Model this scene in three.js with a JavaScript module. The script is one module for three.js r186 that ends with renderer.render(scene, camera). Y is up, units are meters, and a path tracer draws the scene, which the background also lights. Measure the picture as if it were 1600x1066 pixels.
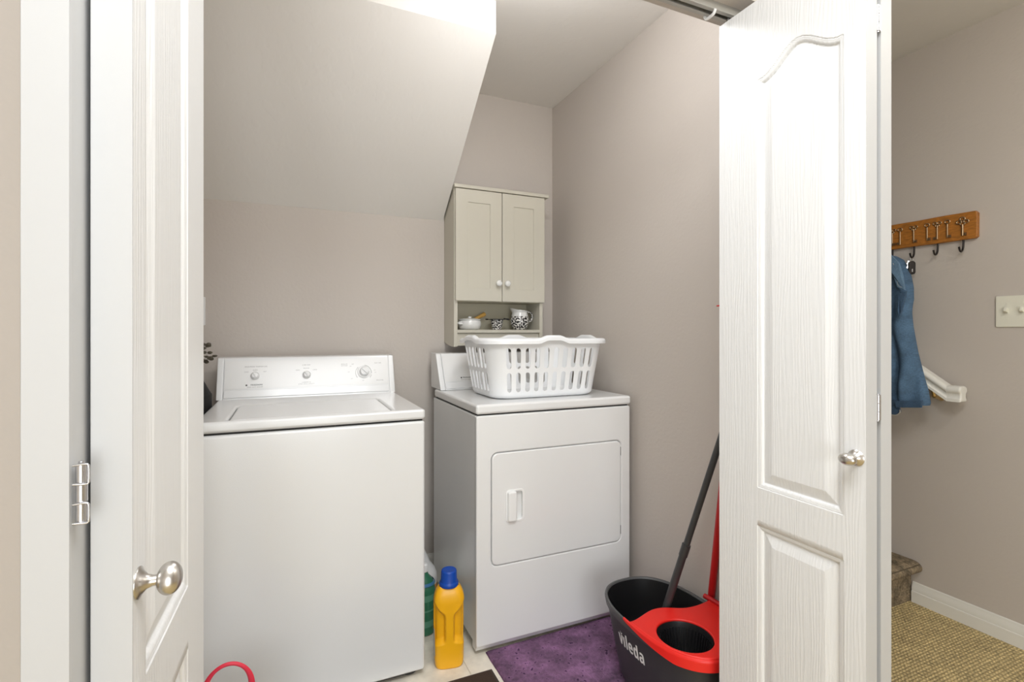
import * as THREE from 'three';
import { RoundedBoxGeometry } from 'three/addons/geometries/RoundedBoxGeometry.js';
import { mergeGeometries } from 'three/addons/utils/BufferGeometryUtils.js';
import { ImprovedNoise } from 'three/addons/math/ImprovedNoise.js';
import { FontLoader } from 'three/addons/loaders/FontLoader.js';
import { RectAreaLightUniformsLib } from 'three/addons/lights/RectAreaLightUniformsLib.js';
import { TextGeometry } from 'three/addons/geometries/TextGeometry.js';

// ------------------------------------------------------------------ camera, exposure, lamps
const scene = new THREE.Scene();
scene.background = new THREE.Color(0x000000);
const EYE = 1.195, FOCAL = 785, YAW = THREE.MathUtils.degToRad(23.9);
const camera = new THREE.PerspectiveCamera(2 * Math.atan(533 / FOCAL) * 180 / Math.PI, 1600 / 1066, 0.03, 30);
camera.position.set(0, EYE, 0);
camera.rotation.y = -YAW;
camera.setViewOffset(1600, 1066, 0, 13, 1600, 1066);
scene.add(camera);
const renderer = new THREE.WebGLRenderer({ antialias: true });
renderer.toneMapping = THREE.LinearToneMapping;
renderer.toneMappingExposure = 1.07;
renderer.shadowMap.enabled = true;
// x, distance into the closet, candela, colour, lamp radius in units of 2 cm
const LAMPS = [
  { name: 'added_fill_panel', x: 0.22, d: 0.02, nits: 9.8, color: [0.935, 0.97, 1], size: [0.9, 0.9], where: 'added large square fill light panel out of view under the hallway ceiling in front of the laundry closet' },  // added panel, stands in for light bounced off the hall ceiling
  { name: 'ceiling_light', x: 1.62, d: 0.10, cd: 0.95, color: [1, 0.95, 0.86], r: 4, drop: 0.235, R: 0.15, where: 'white dome ceiling light of the hallway nearest the coat rack' },
  { name: 'ceiling_light', x: 0.68, d: 1.24, cd: 0.85, color: [0.955, 0.975, 1], r: 3, drop: 0.22, R: 0.085, where: 'small white dome ceiling light inside the laundry closet' },
];

const FILL_WINDOW = { x0: -0.9, x1: 0.55, y0: 0.15, y1: 1.9, nits: 3.0, color: [0.90, 0.955, 1] };    // added fill light shaped as a window behind the camera, out of view

// ------------------------------------------------------------------ helpers
let seed = 20240611;
const rnd = () => { seed = (seed * 1664525 + 1013904223) >>> 0; return seed / 4294967296; };
const noise = new ImprovedNoise();
const N3 = (x, y, z = 0) => noise.noise(x, y, z);
const fbm = (x, y, z = 0, o = 4) => { let s = 0, a = 0.5, f = 1; for (let i = 0; i < o; i++) { s += a * N3(x * f, y * f, z + i * 7.3); a *= 0.5; f *= 2.03; } return s; };
const clamp = (x, a = 0, b = 1) => Math.min(b, Math.max(a, x));
const smooth = (a, b, x) => { const t = clamp((x - a) / (b - a)); return t * t * (3 - 2 * t); };
const V = (x, y, d) => new THREE.Vector3(x, y, -d);
const used = {};
function numbered(n) { const k = used[n] = (used[n] ?? -1) + 1; return k ? `${n}_${String(k).padStart(3, '0')}` : n; }
function thing(name, label, category, [x, y, d] = [0, 0, 0], turn = 0, group) {
  const o = new THREE.Group(); o.name = numbered(name); o.position.copy(V(x, y, d)); o.rotation.y = turn;
  o.userData = { label, category }; if (group) o.userData.group = group;
  scene.add(o); return o;
}
function part(name, geo, m, parent, label) {
  const o = new THREE.Mesh(Array.isArray(geo) ? mergeAll(geo) : geo, m); o.name = name; parent.add(o);
  if (label) o.userData.label = label;
  return o;
}
function struct(name, geo, m) {
  const o = geo ? new THREE.Mesh(Array.isArray(geo) ? mergeAll(geo) : geo, m) : new THREE.Group();
  o.name = name; o.userData.kind = 'structure'; scene.add(o); return o;
}
function mergeAll(list) {
  return mergeGeometries(list.map(g => { g = g.index ? g.toNonIndexed() : g; for (const k of Object.keys(g.attributes)) if (!['position', 'normal', 'uv'].includes(k)) g.deleteAttribute(k); if (!g.attributes.uv) metric(g); return g; }));
}
function toCreasedNormals(g, crease) {                 // area-weighted, so flats stay flat and only small bevels are rounded
  g = g.index ? g.toNonIndexed() : g; const p = g.attributes.position, n = p.count, fn = [], map = new Map(), cosC = Math.cos(crease), nor = new Float32Array(n * 3);
  const a = new THREE.Vector3(), b = new THREE.Vector3(), c = new THREE.Vector3(), key = i => `${Math.round(p.getX(i) * 1e5)},${Math.round(p.getY(i) * 1e5)},${Math.round(p.getZ(i) * 1e5)}`;
  for (let f = 0; f < n / 3; f++) {
    a.fromBufferAttribute(p, 3 * f); b.fromBufferAttribute(p, 3 * f + 1); c.fromBufferAttribute(p, 3 * f + 2); b.sub(a); c.sub(a); b.cross(c); const ar = b.length(); const u = b.clone().divideScalar(ar || 1); fn.push([u, ar]);
    for (let k = 0; k < 3; k++) { const q = key(3 * f + k); (map.get(q) ?? map.set(q, []).get(q)).push(f); }
  }
  for (let i = 0; i < n; i++) { const f = Math.floor(i / 3), [u] = fn[f]; a.set(0, 0, 0); for (const q of map.get(key(i))) { const [w, ar] = fn[q]; if (w.dot(u) > cosC) a.addScaledVector(w, ar); } if (!a.lengthSq()) a.copy(u); a.normalize(); nor.set([a.x, a.y, a.z], i * 3); }
  g.setAttribute('normal', new THREE.BufferAttribute(nor, 3)); return g;
}
function metric(g) {                                   // uv in metres, by the dominant axis of each normal
  const p = g.attributes.position, n = g.attributes.normal, uv = new Float32Array(p.count * 2);
  for (let i = 0; i < p.count; i++) {
    const ax = Math.abs(n.getX(i)), ay = Math.abs(n.getY(i)), az = Math.abs(n.getZ(i));
    const [u, v] = ax >= ay && ax >= az ? [p.getZ(i), p.getY(i)] : ay >= az ? [p.getX(i), p.getZ(i)] : [p.getX(i), p.getY(i)];
    uv[2 * i] = u; uv[2 * i + 1] = v;
  }
  g.setAttribute('uv', new THREE.BufferAttribute(uv, 2)); return g;
}
// box from x0..x1, y0..y1, d0..d1 (d into the closet)
function bx(x0, x1, y0, y1, d0, d1, r = 0, seg = 3) {
  const w = x1 - x0, h = y1 - y0, l = d1 - d0;
  const g = r ? new RoundedBoxGeometry(w, h, l, seg, Math.min(r, w / 2.01, h / 2.01, l / 2.01)) : new THREE.BoxGeometry(w, h, l);
  g.translate((x0 + x1) / 2, (y0 + y1) / 2, -(d0 + d1) / 2); return metric(g);
}
// a shape drawn in (x, y), extruded towards the viewer (+z) from z0
function ext(shape, depth, bevel = 0, z0 = 0, curve = 12, bseg = 3) {
  const g = new THREE.ExtrudeGeometry(shape, { depth: Math.max(depth - 2 * bevel, 1e-4), bevelEnabled: bevel > 0, bevelSize: bevel, bevelThickness: bevel, bevelOffset: -bevel, bevelSegments: bseg, curveSegments: curve });
  g.translate(0, 0, z0 + bevel); return metric(toCreasedNormals(g, 0.6));
}
function rrect(x0, y0, x1, y1, r, S = THREE.Shape) {      // explicit points: no doubled ones
  const p = [], K = 8; [[x1 - r, y0 + r, -90], [x1 - r, y1 - r, 0], [x0 + r, y1 - r, 90], [x0 + r, y0 + r, 180]].forEach(([cx, cy, a]) => { for (let i = 0; i <= K; i++) { const q = (a + 90 * i / K) * Math.PI / 180; p.push(new THREE.Vector2(cx + r * Math.cos(q), cy + r * Math.sin(q))); } });
  return new S(p);
}
const poly = pts => new THREE.Shape(pts.map(p => new THREE.Vector2(p[0], p[1])));
// profile drawn in (d, y), swept along x from x0 to x1
function sweepX(pts, x0, x1, bevel = 0) {
  const g = ext(poly(pts.map(([d, y]) => [d, y])), x1 - x0, bevel);     // shape x = d, y, extruded along z
  g.rotateY(Math.PI / 2);                                               // z -> x, x -> -z
  g.translate(x0, 0, 0); return metric(g);
}
function lathe(pts, seg = 48) { return new THREE.LatheGeometry(pts.map(p => new THREE.Vector2(p[0], p[1])), seg); }
function tube(pts, r, seg = 32, rs = 10, closed = false) { return new THREE.TubeGeometry(new THREE.CatmullRomCurve3(pts, closed, 'catmullrom', 0.5), seg, r, rs, closed); }
function rod(a, b, r0, r1 = r0, seg = 20) {
  const L = a.distanceTo(b), g = new THREE.CylinderGeometry(r1, r0, L, seg); g.translate(0, L / 2, 0);
  g.applyQuaternion(new THREE.Quaternion().setFromUnitVectors(new THREE.Vector3(0, 1, 0), b.clone().sub(a).normalize())); g.translate(a.x, a.y, a.z); return g;
}
// a closed or open grid of points -> geometry with smooth normals
function gridGeo(nu, nv, fn, closedU = false, flip = false) {
  const pos = [], uv = [], idx = [], cols = closedU ? nu : nu + 1;
  for (let j = 0; j <= nv; j++) for (let i = 0; i <= nu; i++) { const p = fn(i / nu, j / nv); pos.push(p[0], p[1], p[2]); uv.push(p[3] ?? i / nu, p[4] ?? j / nv); }
  for (let j = 0; j < nv; j++) for (let i = 0; i < nu; i++) { const a = j * (nu + 1) + i, b = a + 1, c = a + nu + 1, d = c + 1; flip ? idx.push(a, c, b, b, c, d) : idx.push(a, b, c, b, d, c); }
  const g = new THREE.BufferGeometry();
  g.setAttribute('position', new THREE.Float32BufferAttribute(pos, 3)); g.setAttribute('uv', new THREE.Float32BufferAttribute(uv, 2)); g.setIndex(idx); g.computeVertexNormals();
  if (closedU) { const n = g.attributes.normal; for (let j = 0; j <= nv; j++) { const a = j * (nu + 1), b = a + nu; const x = n.getX(a) + n.getX(b), y = n.getY(a) + n.getY(b), z = n.getZ(a) + n.getZ(b), l = Math.hypot(x, y, z) || 1; n.setXYZ(a, x / l, y / l, z / l); n.setXYZ(b, x / l, y / l, z / l); } }
  return g;
}
function tex(size, fn, srgb, metres) {                // fn(u, v) -> grey or [r, g, b], 0..1
  const h = size, data = new Uint8Array(size * h * 4);
  for (let y = 0; y < h; y++) for (let x = 0; x < size; x++) {
    const c = fn(x / size, y / h), k = (y * size + x) * 4, a = Array.isArray(c) ? c : [c, c, c];
    data[k] = clamp(a[0]) * 255; data[k + 1] = clamp(a[1]) * 255; data[k + 2] = clamp(a[2]) * 255; data[k + 3] = 255;
  }
  const t = new THREE.DataTexture(data, size, h); t.wrapS = t.wrapT = THREE.RepeatWrapping; t.magFilter = THREE.LinearFilter; t.minFilter = THREE.LinearMipmapLinearFilter; t.generateMipmaps = true;
  if (srgb) t.colorSpace = THREE.SRGBColorSpace;
  if (metres) t.repeat.set(1 / metres, 1 / metres);
  t.needsUpdate = true; return t;
}
// noise that tiles: blended over the four corners
const tile = (u, v, f, z = 0, o = 4) => { const a = 1 - u, b = 1 - v; const F = (x, y) => fbm(x * f, y * f, z, o); const w = [a * b, u * b, a * v, u * v], q = Math.hypot(...w); return (F(u, v) * w[0] + F(u - 1, v) * w[1] + F(u, v - 1) * w[2] + F(u - 1, v - 1) * w[3]) / q; };
const M = (c, rough, o = {}) => { const { phys, ...rest } = o; const m = phys ? new THREE.MeshPhysicalMaterial({ roughness: rough, ...rest }) : new THREE.MeshStandardMaterial({ roughness: rough, ...rest }); m.color.set(c); return m; };

// ------------------------------------------------------------------ materials
const wallBump = tex(256, (u, v) => 0.5 + 0.6 * tile(u, v, 26, 1, 3), false, 0.35);
const ceilBump = tex(512, (u, v) => { const n = tile(u, v, 14, 4, 4); return smooth(-0.05, 0.28, n) * 0.8 + 0.2 * (0.5 + tile(u, v, 60, 9, 2)); }, false, 0.7);
const grainBump = tex(512, (u, v) => { const n = tile(u, v, 3, 2, 3); return 0.5 + 0.5 * Math.sin((u * 46 + n * 9) * 2) * 0.35 + 0.55 * tile((u * 7) % 1, v, 9, 5, 2); }, false, 0.26);
grainBump.repeat.set(1 / 0.13, 1 / 1.1);
const orange = tex(256, (u, v) => 0.5 + 0.7 * tile(u, v, 30, 3, 2), false, 0.09);
const matMap = tex(512, (u, v) => { const a = tile(u, v, 5, 2, 4), b = tile(u, v, 22, 6, 3), s = smooth(0.22, 0.34, b); const k = 1 + 0.5 * a + 0.35 * b; return [0.47 * k * (1 - 0.55 * s), 0.335 * k * (1 - 0.65 * s), 0.46 * k * (1 - 0.5 * s)]; }, true, 0.42);
const matBump = tex(512, (u, v) => 0.5 + 0.6 * tile(u, v, 22, 6, 3) * -1 + 0.35 * tile(u, v, 70, 8, 2), false, 0.42);
const carpetMap = tex(512, (u, v) => { const r = Math.floor(v * 40), uu = u * 26 + (r % 2) * 0.5 + 0.6 * v * 26, c = Math.abs(Math.sin(uu * Math.PI)) * Math.abs(Math.sin(v * 40 * Math.PI)); const a = tile(u, v, 6, 3, 3), b = tile(u, v, 40, 7, 2); const k = 0.74 + 0.20 * c + 0.15 * a + 0.36 * b; return [0.96 * k, 0.86 * k, 0.63 * k]; }, true, 0.46);
const carpetBump = tex(512, (u, v) => { const r = Math.floor(v * 40), uu = u * 26 + (r % 2) * 0.5 + 0.6 * v * 26; return Math.abs(Math.sin(uu * Math.PI)) * Math.abs(Math.sin(v * 40 * Math.PI)) * 0.8 + 0.2 * (0.5 + tile(u, v, 40, 7, 2)); }, false, 0.46);
const stepMap = tex(256, (u, v) => { const k = 0.82 + 0.5 * tile(u, v, 7, 3, 3) + 0.3 * tile(u, v, 30, 5, 2); return [0.64 * k, 0.57 * k, 0.465 * k]; }, true, 0.3);
const tileMaps = [0, 1, 2].map(i => tex(256, (u, v) => { const a = tile(u, v, 3, i * 11 + 2, 5), b = tile(u, v, 9, i * 5 + 3, 4); const k = 0.97 + 0.12 * a + 0.08 * b; return [0.975 * k, 0.945 * k, 0.885 * k]; }, true, 0.305));
const denimMap = tex(512, (u, v) => { const tw = Math.sin((u + v) * 2 * Math.PI * 64) * 0.10, a = tile(u, v, 4, 2, 4), b = tile(u, v, 30, 6, 2); const k = 1 + tw + 0.22 * a + 0.22 * b; return [0.31 * k, 0.42 * k, 0.53 * k]; }, true, 0.16);
const woodMap = tex(512, (u, v) => { const n = tile(u, v, 3, 8, 4), r = Math.sin((v * 9 + n * 4) * 6) * 0.5 + 0.5; const k = 0.93 + 0.09 * r + 0.22 * tile((u * 2) % 1, (v * 9) % 1, 5, 3, 3); return [0.67 * k, 0.43 * k, 0.17 * k]; }, true, 0.3);
const brownMap = tex(256, (u, v) => { const k = 0.9 + 0.35 * tile(u, v, 40, 3, 2); return [0.27 * k, 0.2 * k, 0.155 * k]; }, true, 0.12);
const speckle = tex(512, (u, v) => { const n = tile(u, v, 9, 13, 2) + 0.35 * tile(u, v, 22, 3, 2); const k = smooth(-0.02, 0.035, n); return [0.08 + 0.85 * k, 0.08 + 0.84 * k, 0.10 + 0.80 * k]; }, true);
const brushBump = tex(256, (u, v) => 0.5 + 0.5 * tile((u * 1) % 1, (v * 16) % 1, 8, 3, 2), false, 0.03);

const WALL = [0.565, 0.513, 0.466];
const wallPaint = M(new THREE.Color().setRGB(...WALL), 0.62, { bumpMap: wallBump, bumpScale: 0.0007 });
const ceilPaint = M(new THREE.Color().setRGB(0.78, 0.755, 0.72), 0.85, { bumpMap: ceilBump, bumpScale: 0.00035 });
const doorPaint = M(new THREE.Color().setRGB(0.79, 0.79, 0.785), 0.34, { bumpMap: grainBump, bumpScale: 0.0006 });
const doorPaintShaded = M(new THREE.Color().setRGB(0.54, 0.54, 0.54), 0.5);  // same paint as the door faces, darkened to put edge shade into the colour
const trimPaint = M(new THREE.Color().setRGB(0.80, 0.785, 0.73), 0.38);
const enamel = M(new THREE.Color().setRGB(0.80, 0.80, 0.795), 0.28, { phys: true, clearcoat: 0.6, clearcoatRoughness: 0.16, bumpMap: orange, bumpScale: 0.00012 });
const whitePlastic = M(new THREE.Color().setRGB(0.82, 0.82, 0.815), 0.36);
const knobPlastic = M(new THREE.Color().setRGB(0.84, 0.838, 0.83), 0.35);
const basketPlastic = M(new THREE.Color().setRGB(0.86, 0.87, 0.88), 0.38, { phys: true, sheen: 0.1 });
const cream = M(new THREE.Color().setRGB(0.60, 0.57, 0.485), 0.42);
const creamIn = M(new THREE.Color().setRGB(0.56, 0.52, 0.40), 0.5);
const ceramic = M(new THREE.Color().setRGB(0.82, 0.82, 0.80), 0.16, { phys: true, clearcoat: 0.8, clearcoatRoughness: 0.08 });
const speckled = M('#ffffff', 0.2, { phys: true, map: speckle, clearcoat: 0.7, clearcoatRoughness: 0.1 });
const blackEnamel = M(new THREE.Color().setRGB(0.015, 0.015, 0.018), 0.25);
const gapBlack = M(new THREE.Color().setRGB(0.03, 0.03, 0.03), 0.8);
const darkRubber = M(new THREE.Color().setRGB(0.05, 0.047, 0.045), 0.75);
const nickel = M(new THREE.Color().setRGB(0.60, 0.575, 0.545), 0.27, { metalness: 1, bumpMap: brushBump, bumpScale: 0.00004 });
const steel = M(new THREE.Color().setRGB(0.66, 0.66, 0.68), 0.25, { metalness: 1 });
const trackPaint = M(new THREE.Color().setRGB(0.42, 0.41, 0.38), 0.4, { metalness: 0.4 });
const brass = M(new THREE.Color().setRGB(0.75, 0.55, 0.27), 0.28, { metalness: 1 });
const iron = M(new THREE.Color().setRGB(0.035, 0.03, 0.028), 0.42, { metalness: 0.7 });
const bronze = M(new THREE.Color().setRGB(0.50, 0.36, 0.22), 0.3, { metalness: 1 });
const wood = M('#ffffff', 0.45, { map: woodMap });
const denim = M('#ffffff', 0.9, { map: denimMap });
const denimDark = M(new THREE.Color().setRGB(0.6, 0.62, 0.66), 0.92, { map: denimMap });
const denimPale = M(new THREE.Color().setRGB(0.42, 0.43, 0.42), 0.9);
const carpet = M('#ffffff', 1, { map: carpetMap, bumpMap: carpetBump, bumpScale: 0.004 });
const stepCarpet = M('#ffffff', 1, { map: stepMap, bumpMap: carpetBump, bumpScale: 0.002 });
const purple = M('#ffffff', 0.95, { map: matMap, bumpMap: matBump, bumpScale: 0.006 });
const brownMatM = M('#ffffff', 0.92, { map: brownMap });
const yellow = M(new THREE.Color().setRGB(0.92, 0.46, 0.006), 0.36, { phys: true, clearcoat: 0.25, clearcoatRoughness: 0.3 });
const blue = M(new THREE.Color().setRGB(0.003, 0.065, 0.40), 0.36);
const greenPlastic = M(new THREE.Color().setRGB(0.02, 0.16, 0.085), 0.3, { phys: true, clearcoat: 0.4 });
const paleGreen = M(new THREE.Color().setRGB(0.10, 0.30, 0.20), 0.4);
const charcoal = M(new THREE.Color().setRGB(0.040, 0.040, 0.042), 0.48);
const pitch = M(new THREE.Color().setRGB(0.010, 0.010, 0.011), 0.4);
const greyLip = M(new THREE.Color().setRGB(0.075, 0.075, 0.077), 0.45);
const red = M(new THREE.Color().setRGB(0.80, 0.018, 0.012), 0.4);
const deepRed = M(new THREE.Color().setRGB(0.50, 0.008, 0.010), 0.42);
const pinkRed = M(new THREE.Color().setRGB(0.74, 0.03, 0.065), 0.45);
const poleGrey = M(new THREE.Color().setRGB(0.042, 0.043, 0.045), 0.42);
const print = M(new THREE.Color().setRGB(0.86, 0.86, 0.85), 0.5);
const ivory = M(new THREE.Color().setRGB(0.78, 0.765, 0.66), 0.35);
const vaseBlack = M(new THREE.Color().setRGB(0.006, 0.0055, 0.0055), 0.75);
const sprigM = M(new THREE.Color().setRGB(0.10, 0.085, 0.06), 0.9);
const grout = M(new THREE.Color().setRGB(0.62, 0.55, 0.44), 0.9);

// ------------------------------------------------------------------ the room: closet, hallway and stair hall
const CEIL = 2.445, FR0 = 0.942, FR1 = 1.057, BACK = 2.47, CXL = -0.62, CXR = 1.34, HX = 2.54;
struct('wall_back', bx(CXL - 0.1, CXR, 0, CEIL, BACK, BACK + 0.11), wallPaint);
struct('wall_left', bx(CXL - 0.1, CXL, 0, CEIL, FR1, BACK), wallPaint);
struct('wall_right', bx(CXR, 1.45, 0, CEIL, FR0, 3.7), wallPaint);
struct('wall_front', [bx(-1.3, -0.31, 0, CEIL, FR0, FR1), bx(-0.31, 1.21, 2.06, CEIL, FR0, FR1), bx(1.21, 1.34, 0, CEIL, FR0, FR1)], wallPaint);
struct('wall_hall_left', bx(-1.4, -1.3, 0, CEIL, -2.3, FR1), wallPaint);
struct('wall_hall_rear', bx(-1.4, HX + 0.1, 0, CEIL, -2.4, -2.3), wallPaint);
struct('wall_hall_right', bx(HX, HX + 0.1, 0, CEIL, -2.3, 3.7), wallPaint);
struct('wall_stair_end', bx(1.45, HX, 0, CEIL, 3.6, 3.7), wallPaint);
struct('ceiling', bx(-1.4, HX + 0.1, CEIL, CEIL + 0.12, -2.4, 3.7), ceilPaint);
struct('ceiling_slope', sweepX([[1.753, CEIL - 0.0005], [1.753, 2.32], [BACK - 0.0005, 1.763], [BACK - 0.0005, CEIL - 0.0005]], CXL + 0.0005, 0.711), ceilPaint);
struct('floor_hall', [bx(-1.4, CXR, -0.12, 0, -2.4, FR1 - 0.06), bx(CXR, HX + 0.1, -0.12, 0, -2.4, 3.7)], carpet);
const floor = struct('floor', bx(CXL - 0.1, CXR, -0.12, -0.003, FR1 - 0.06, BACK), grout);
{ // vinyl tiles of the closet floor, each its own piece
  const T = 0.305; let k = 0;
  for (let i = 0; i < 7; i++) for (let j = 0; j < 5; j++) {
    const x0 = CXL + i * T - 0.02, d0 = FR1 - 0.06 + j * T, x1 = Math.min(x0 + T, CXR), d1 = Math.min(d0 + T, BACK); if (x1 - x0 < 0.02 || d1 - d0 < 0.02) continue;
    part('tile', bx(Math.max(x0, CXL) + 0.0009, x1 - 0.0009, -0.003, 0, d0 + 0.0009, d1 - 0.0009), M('#ffffff', 0.36, { map: tileMaps[k++ % 3] }), floor);
  }
}
const baseProfile = [[0, 0], [0.014, 0], [0.014, 0.048], [0.011, 0.05], [0.011, 0.068], [0.006, 0.078], [0.005, 0.086], [0.002, 0.089], [0, 0.089]];   // (out of the wall, up)
struct('baseboard_back', sweepX(baseProfile.map(([o, y]) => [BACK - o, y]).reverse(), CXL, CXR - 0.0005), trimPaint);
{ const g = ext(poly(baseProfile.map(([o, y]) => [-o, y]).reverse()), 1.322 + 2.29); g.translate(HX, 0, -1.322); struct('baseboard_hall_right', metric(g), trimPaint); }
{ const g = ext(poly(baseProfile.map(([o, y]) => [-o, y]).reverse()), BACK - 0.014 - FR1); g.translate(CXR, 0, -(BACK - 0.014)); struct('baseboard_right', metric(g), trimPaint); }

// carpeted steps going up behind the closet
{
  const st = struct('stairs'); const RISE = 0.183, RUN = 0.255, D0 = 1.328;
  for (let i = 0; i < 4; i++) {
    const d = D0 + i * RUN, y = RISE * (i + 1), s = new THREE.Shape();
    s.moveTo(d, 0); s.lineTo(d, y - 0.055); s.bezierCurveTo(d - 0.012, y - 0.05, d - 0.042, y - 0.048, d - 0.044, y - 0.026); s.bezierCurveTo(d - 0.044, y - 0.004, d - 0.02, y + 0.002, d, y + 0.002); s.lineTo(d + RUN, y + 0.002); s.lineTo(d + RUN, 0);
    const g = ext(s, HX - 0.0005 - 1.4505, 0.004); g.rotateY(Math.PI / 2); g.translate(1.4505, 0, 0);
    part('step', metric(g), stepCarpet, st);
  }
}

// ------------------------------------------------------------------ lamps
for (const L of LAMPS) {
  const t = thing(L.name, L.where, 'ceiling light', [L.x, CEIL, L.d]);
  if (L.size) {
    const [w, l] = L.size, h = 0.03;
    part('frame', [bx(-w / 2 - 0.03, -w / 2, -h, 0, -l / 2 - 0.03, l / 2 + 0.03, 0.004), bx(w / 2, w / 2 + 0.03, -h, 0, -l / 2 - 0.03, l / 2 + 0.03, 0.004), bx(-w / 2, w / 2, -h, 0, -l / 2 - 0.03, -l / 2, 0.004), bx(-w / 2, w / 2, -h, 0, l / 2, l / 2 + 0.03, 0.004)], whitePlastic, t);
    const glow = M('#ffffff', 0.5); glow.emissive.setRGB(...L.color); glow.emissiveIntensity = 2.0; part('diffuser', bx(-w / 2, w / 2, -0.02, 0, -l / 2, l / 2), glow, t);
    RectAreaLightUniformsLib.init(); const p = new THREE.RectAreaLight(new THREE.Color().setRGB(...L.color), L.nits, w, l); p.position.copy(V(L.x, CEIL - 0.032, L.d)); p.lookAt(V(L.x, 0, L.d)); scene.add(p);
    continue;
  }
  const R = L.R, hgt = L.drop - 0.05;
  part('base', lathe([[0, 0], [R, 0], [R, -0.018], [R * 0.94, -0.024], [0, -0.024]].reverse()), whitePlastic, t);
  const glow = M('#ffffff', 0.5); glow.emissive.setRGB(...L.color); glow.emissiveIntensity = 2.0;
  const pts = []; for (let i = 0; i <= 16; i++) { const a = i / 16 * Math.PI / 2; pts.push([R * 0.9 * Math.sin(a), -0.024 - (hgt - 0.024) * Math.cos(a)]); }
  part('lamp_shade', lathe(pts), glow, t);
  const p = new THREE.PointLight(new THREE.Color().setRGB(...L.color), L.cd, 0, 2); p.castShadow = true; p.shadow.radius = L.r; p.shadow.mapSize.set(1024, 1024);
  p.position.copy(V(L.x, CEIL - L.drop, L.d)); scene.add(p);
}
{ // added window behind the camera, out of view: frame, glowing pane and fill light
  const W = FILL_WINDOW, w = struct('added_window_1'), D = -2.3, T = 0.045;
  part('added_window_frame', [bx(W.x0 - T, W.x1 + T, W.y0 - T, W.y0, D, D + 0.03, 0.004), bx(W.x0 - T, W.x1 + T, W.y1, W.y1 + T, D, D + 0.03, 0.004), bx(W.x0 - T, W.x0, W.y0, W.y1, D, D + 0.03, 0.004), bx(W.x1, W.x1 + T, W.y0, W.y1, D, D + 0.03, 0.004), bx((W.x0 + W.x1) / 2 - 0.02, (W.x0 + W.x1) / 2 + 0.02, W.y0, W.y1, D, D + 0.025, 0.004)], trimPaint, w);
  const paneGlow = M('#ffffff', 0.2); paneGlow.emissive.setRGB(...W.color); paneGlow.emissiveIntensity = 2.2; part('added_window_pane', bx(W.x0, W.x1, W.y0, W.y1, D, D + 0.006), paneGlow, w);
  RectAreaLightUniformsLib.init(); const l = new THREE.RectAreaLight(new THREE.Color().setRGB(...W.color), W.nits, W.x1 - W.x0, W.y1 - W.y0); l.position.copy(V((W.x0 + W.x1) / 2, (W.y0 + W.y1) / 2, D + 0.035)); l.lookAt(V((W.x0 + W.x1) / 2, (W.y0 + W.y1) / 2, 1)); scene.add(l);
}

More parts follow.
